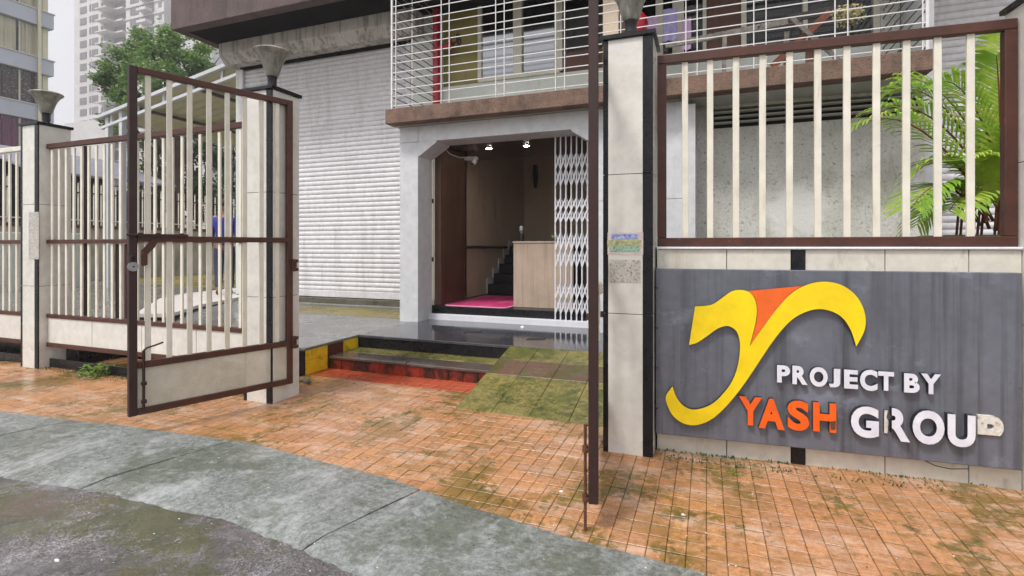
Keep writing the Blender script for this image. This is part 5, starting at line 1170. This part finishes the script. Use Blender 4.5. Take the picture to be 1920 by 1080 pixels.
for i, (u, v) in enumerate(((885, 623), (1003, 636))):
    p = gz(u, v, PZ); mb = MB(); mb.add([tuple(p+RT*a+FW*b_+UP*.0015) for a, b_ in ((-.10, -.06), (.10, -.06), (.13, .06), (-.07, .06))], [(0, 1, 2, 3)]); mb.extr([tuple(p+RT*a+FW*b_-UP*.001) for a, b_ in ((-.10, -.06), (.10, -.06), (.13, .06), (-.07, .06))], (0, 0, .003)) if False else None
    solo('floor_plate', mb, 'inside_dark', ('dark square drain plate in the wet granite facing the lobby mat', 'dark square drain plate in the wet granite facing the lattice gate')[i], 'drain', tuple(p), 'drain plates in the granite')

# ---- moss along the wall foot and scattered bits on the ground
rm = random.Random(31); mb = MB()
for k in range(420):
    sx_ = rm.choice(((.02, .30), (.28, .50), (.62, .74), (.95, 1.45), (.05, 1.7))); a = rm.uniform(*sx_); p = fr(a, rm.choice((rm.uniform(-.10, -.02), rm.uniform(.03, .062))), 0); h_ = rm.uniform(.003, .016); r_ = rm.uniform(.003, .009); an = rm.uniform(0, 6.3)
    mb.add([(p.x+r_*cos(an), p.y+r_*sin(an), -.001), (p.x-r_*cos(an), p.y-r_*sin(an), -.001), (p.x+rm.uniform(-.006, .006), p.y+rm.uniform(-.006, .006), h_)], [(0, 1, 2)])
for k in range(700):
    x = rm.uniform(-6.4, -3.6); y = 3.27+rm.gauss(0, .03); h_ = rm.uniform(.004, .03); r_ = rm.uniform(.003, .008)
    mb.add([(x-r_, y, -.001), (x+r_, y, -.001), (x+rm.uniform(-.012, .012), y-.01, h_)], [(0, 1, 2)])
o = obj('moss', mb, 'leaf_dark', recalc=False, kind='stuff'); o['label'] = 'thin green moss along the foot of the sign wall and gates'
mb = MB(); rm = random.Random(77)
for k in range(340):
    u = rm.uniform(150, 1900); v = rm.uniform(720, 1075); p = gz(u, v, 0); 
    if p.y > 3.05: continue
    r_ = rm.uniform(.002, .006); an = rm.uniform(0, 6.3); z = .0045 if p.y > lerp_pts(EDGE_IN, p.x) else (.0175 if p.y > lerp_pts(EDGE_OUT, p.x) else -.008)
    c_, s_ = cos(an)*r_, sin(an)*r_; mb.cm = 0 if rm.random() < .45 else 1
    mb.add([(p.x+c_, p.y+s_, z), (p.x-s_*.6, p.y+c_*.6, z+.002), (p.x-c_, p.y-s_, z), (p.x+s_*.6, p.y-c_*.6, z+.001)], [(0, 1, 2, 3)])
o = obj('grit', mb, ['litter', 'soil'], recalc=False, kind='stuff'); o['label'] = 'pale and dark grit scattered over the wet pavers'
# ================================================================ HAZE (rainy air)
m, nt, b = newmat('rain_haze'); nt.nodes.remove(b)
pvn = N(nt, 'ShaderNodeVolumePrincipled'); pvn.inputs['Color'].default_value = (.985, .985, 1, 1); pvn.inputs['Density'].default_value = .0020; pvn.inputs['Anisotropy'].default_value = .2
L(nt, pvn.outputs[0], nt.nodes['Material Output'].inputs['Volume'])
mb = MB(); mb.box(-190, 60, -60, 190, -1.12, 94); obj('haze', mb, m, kind='stuff')
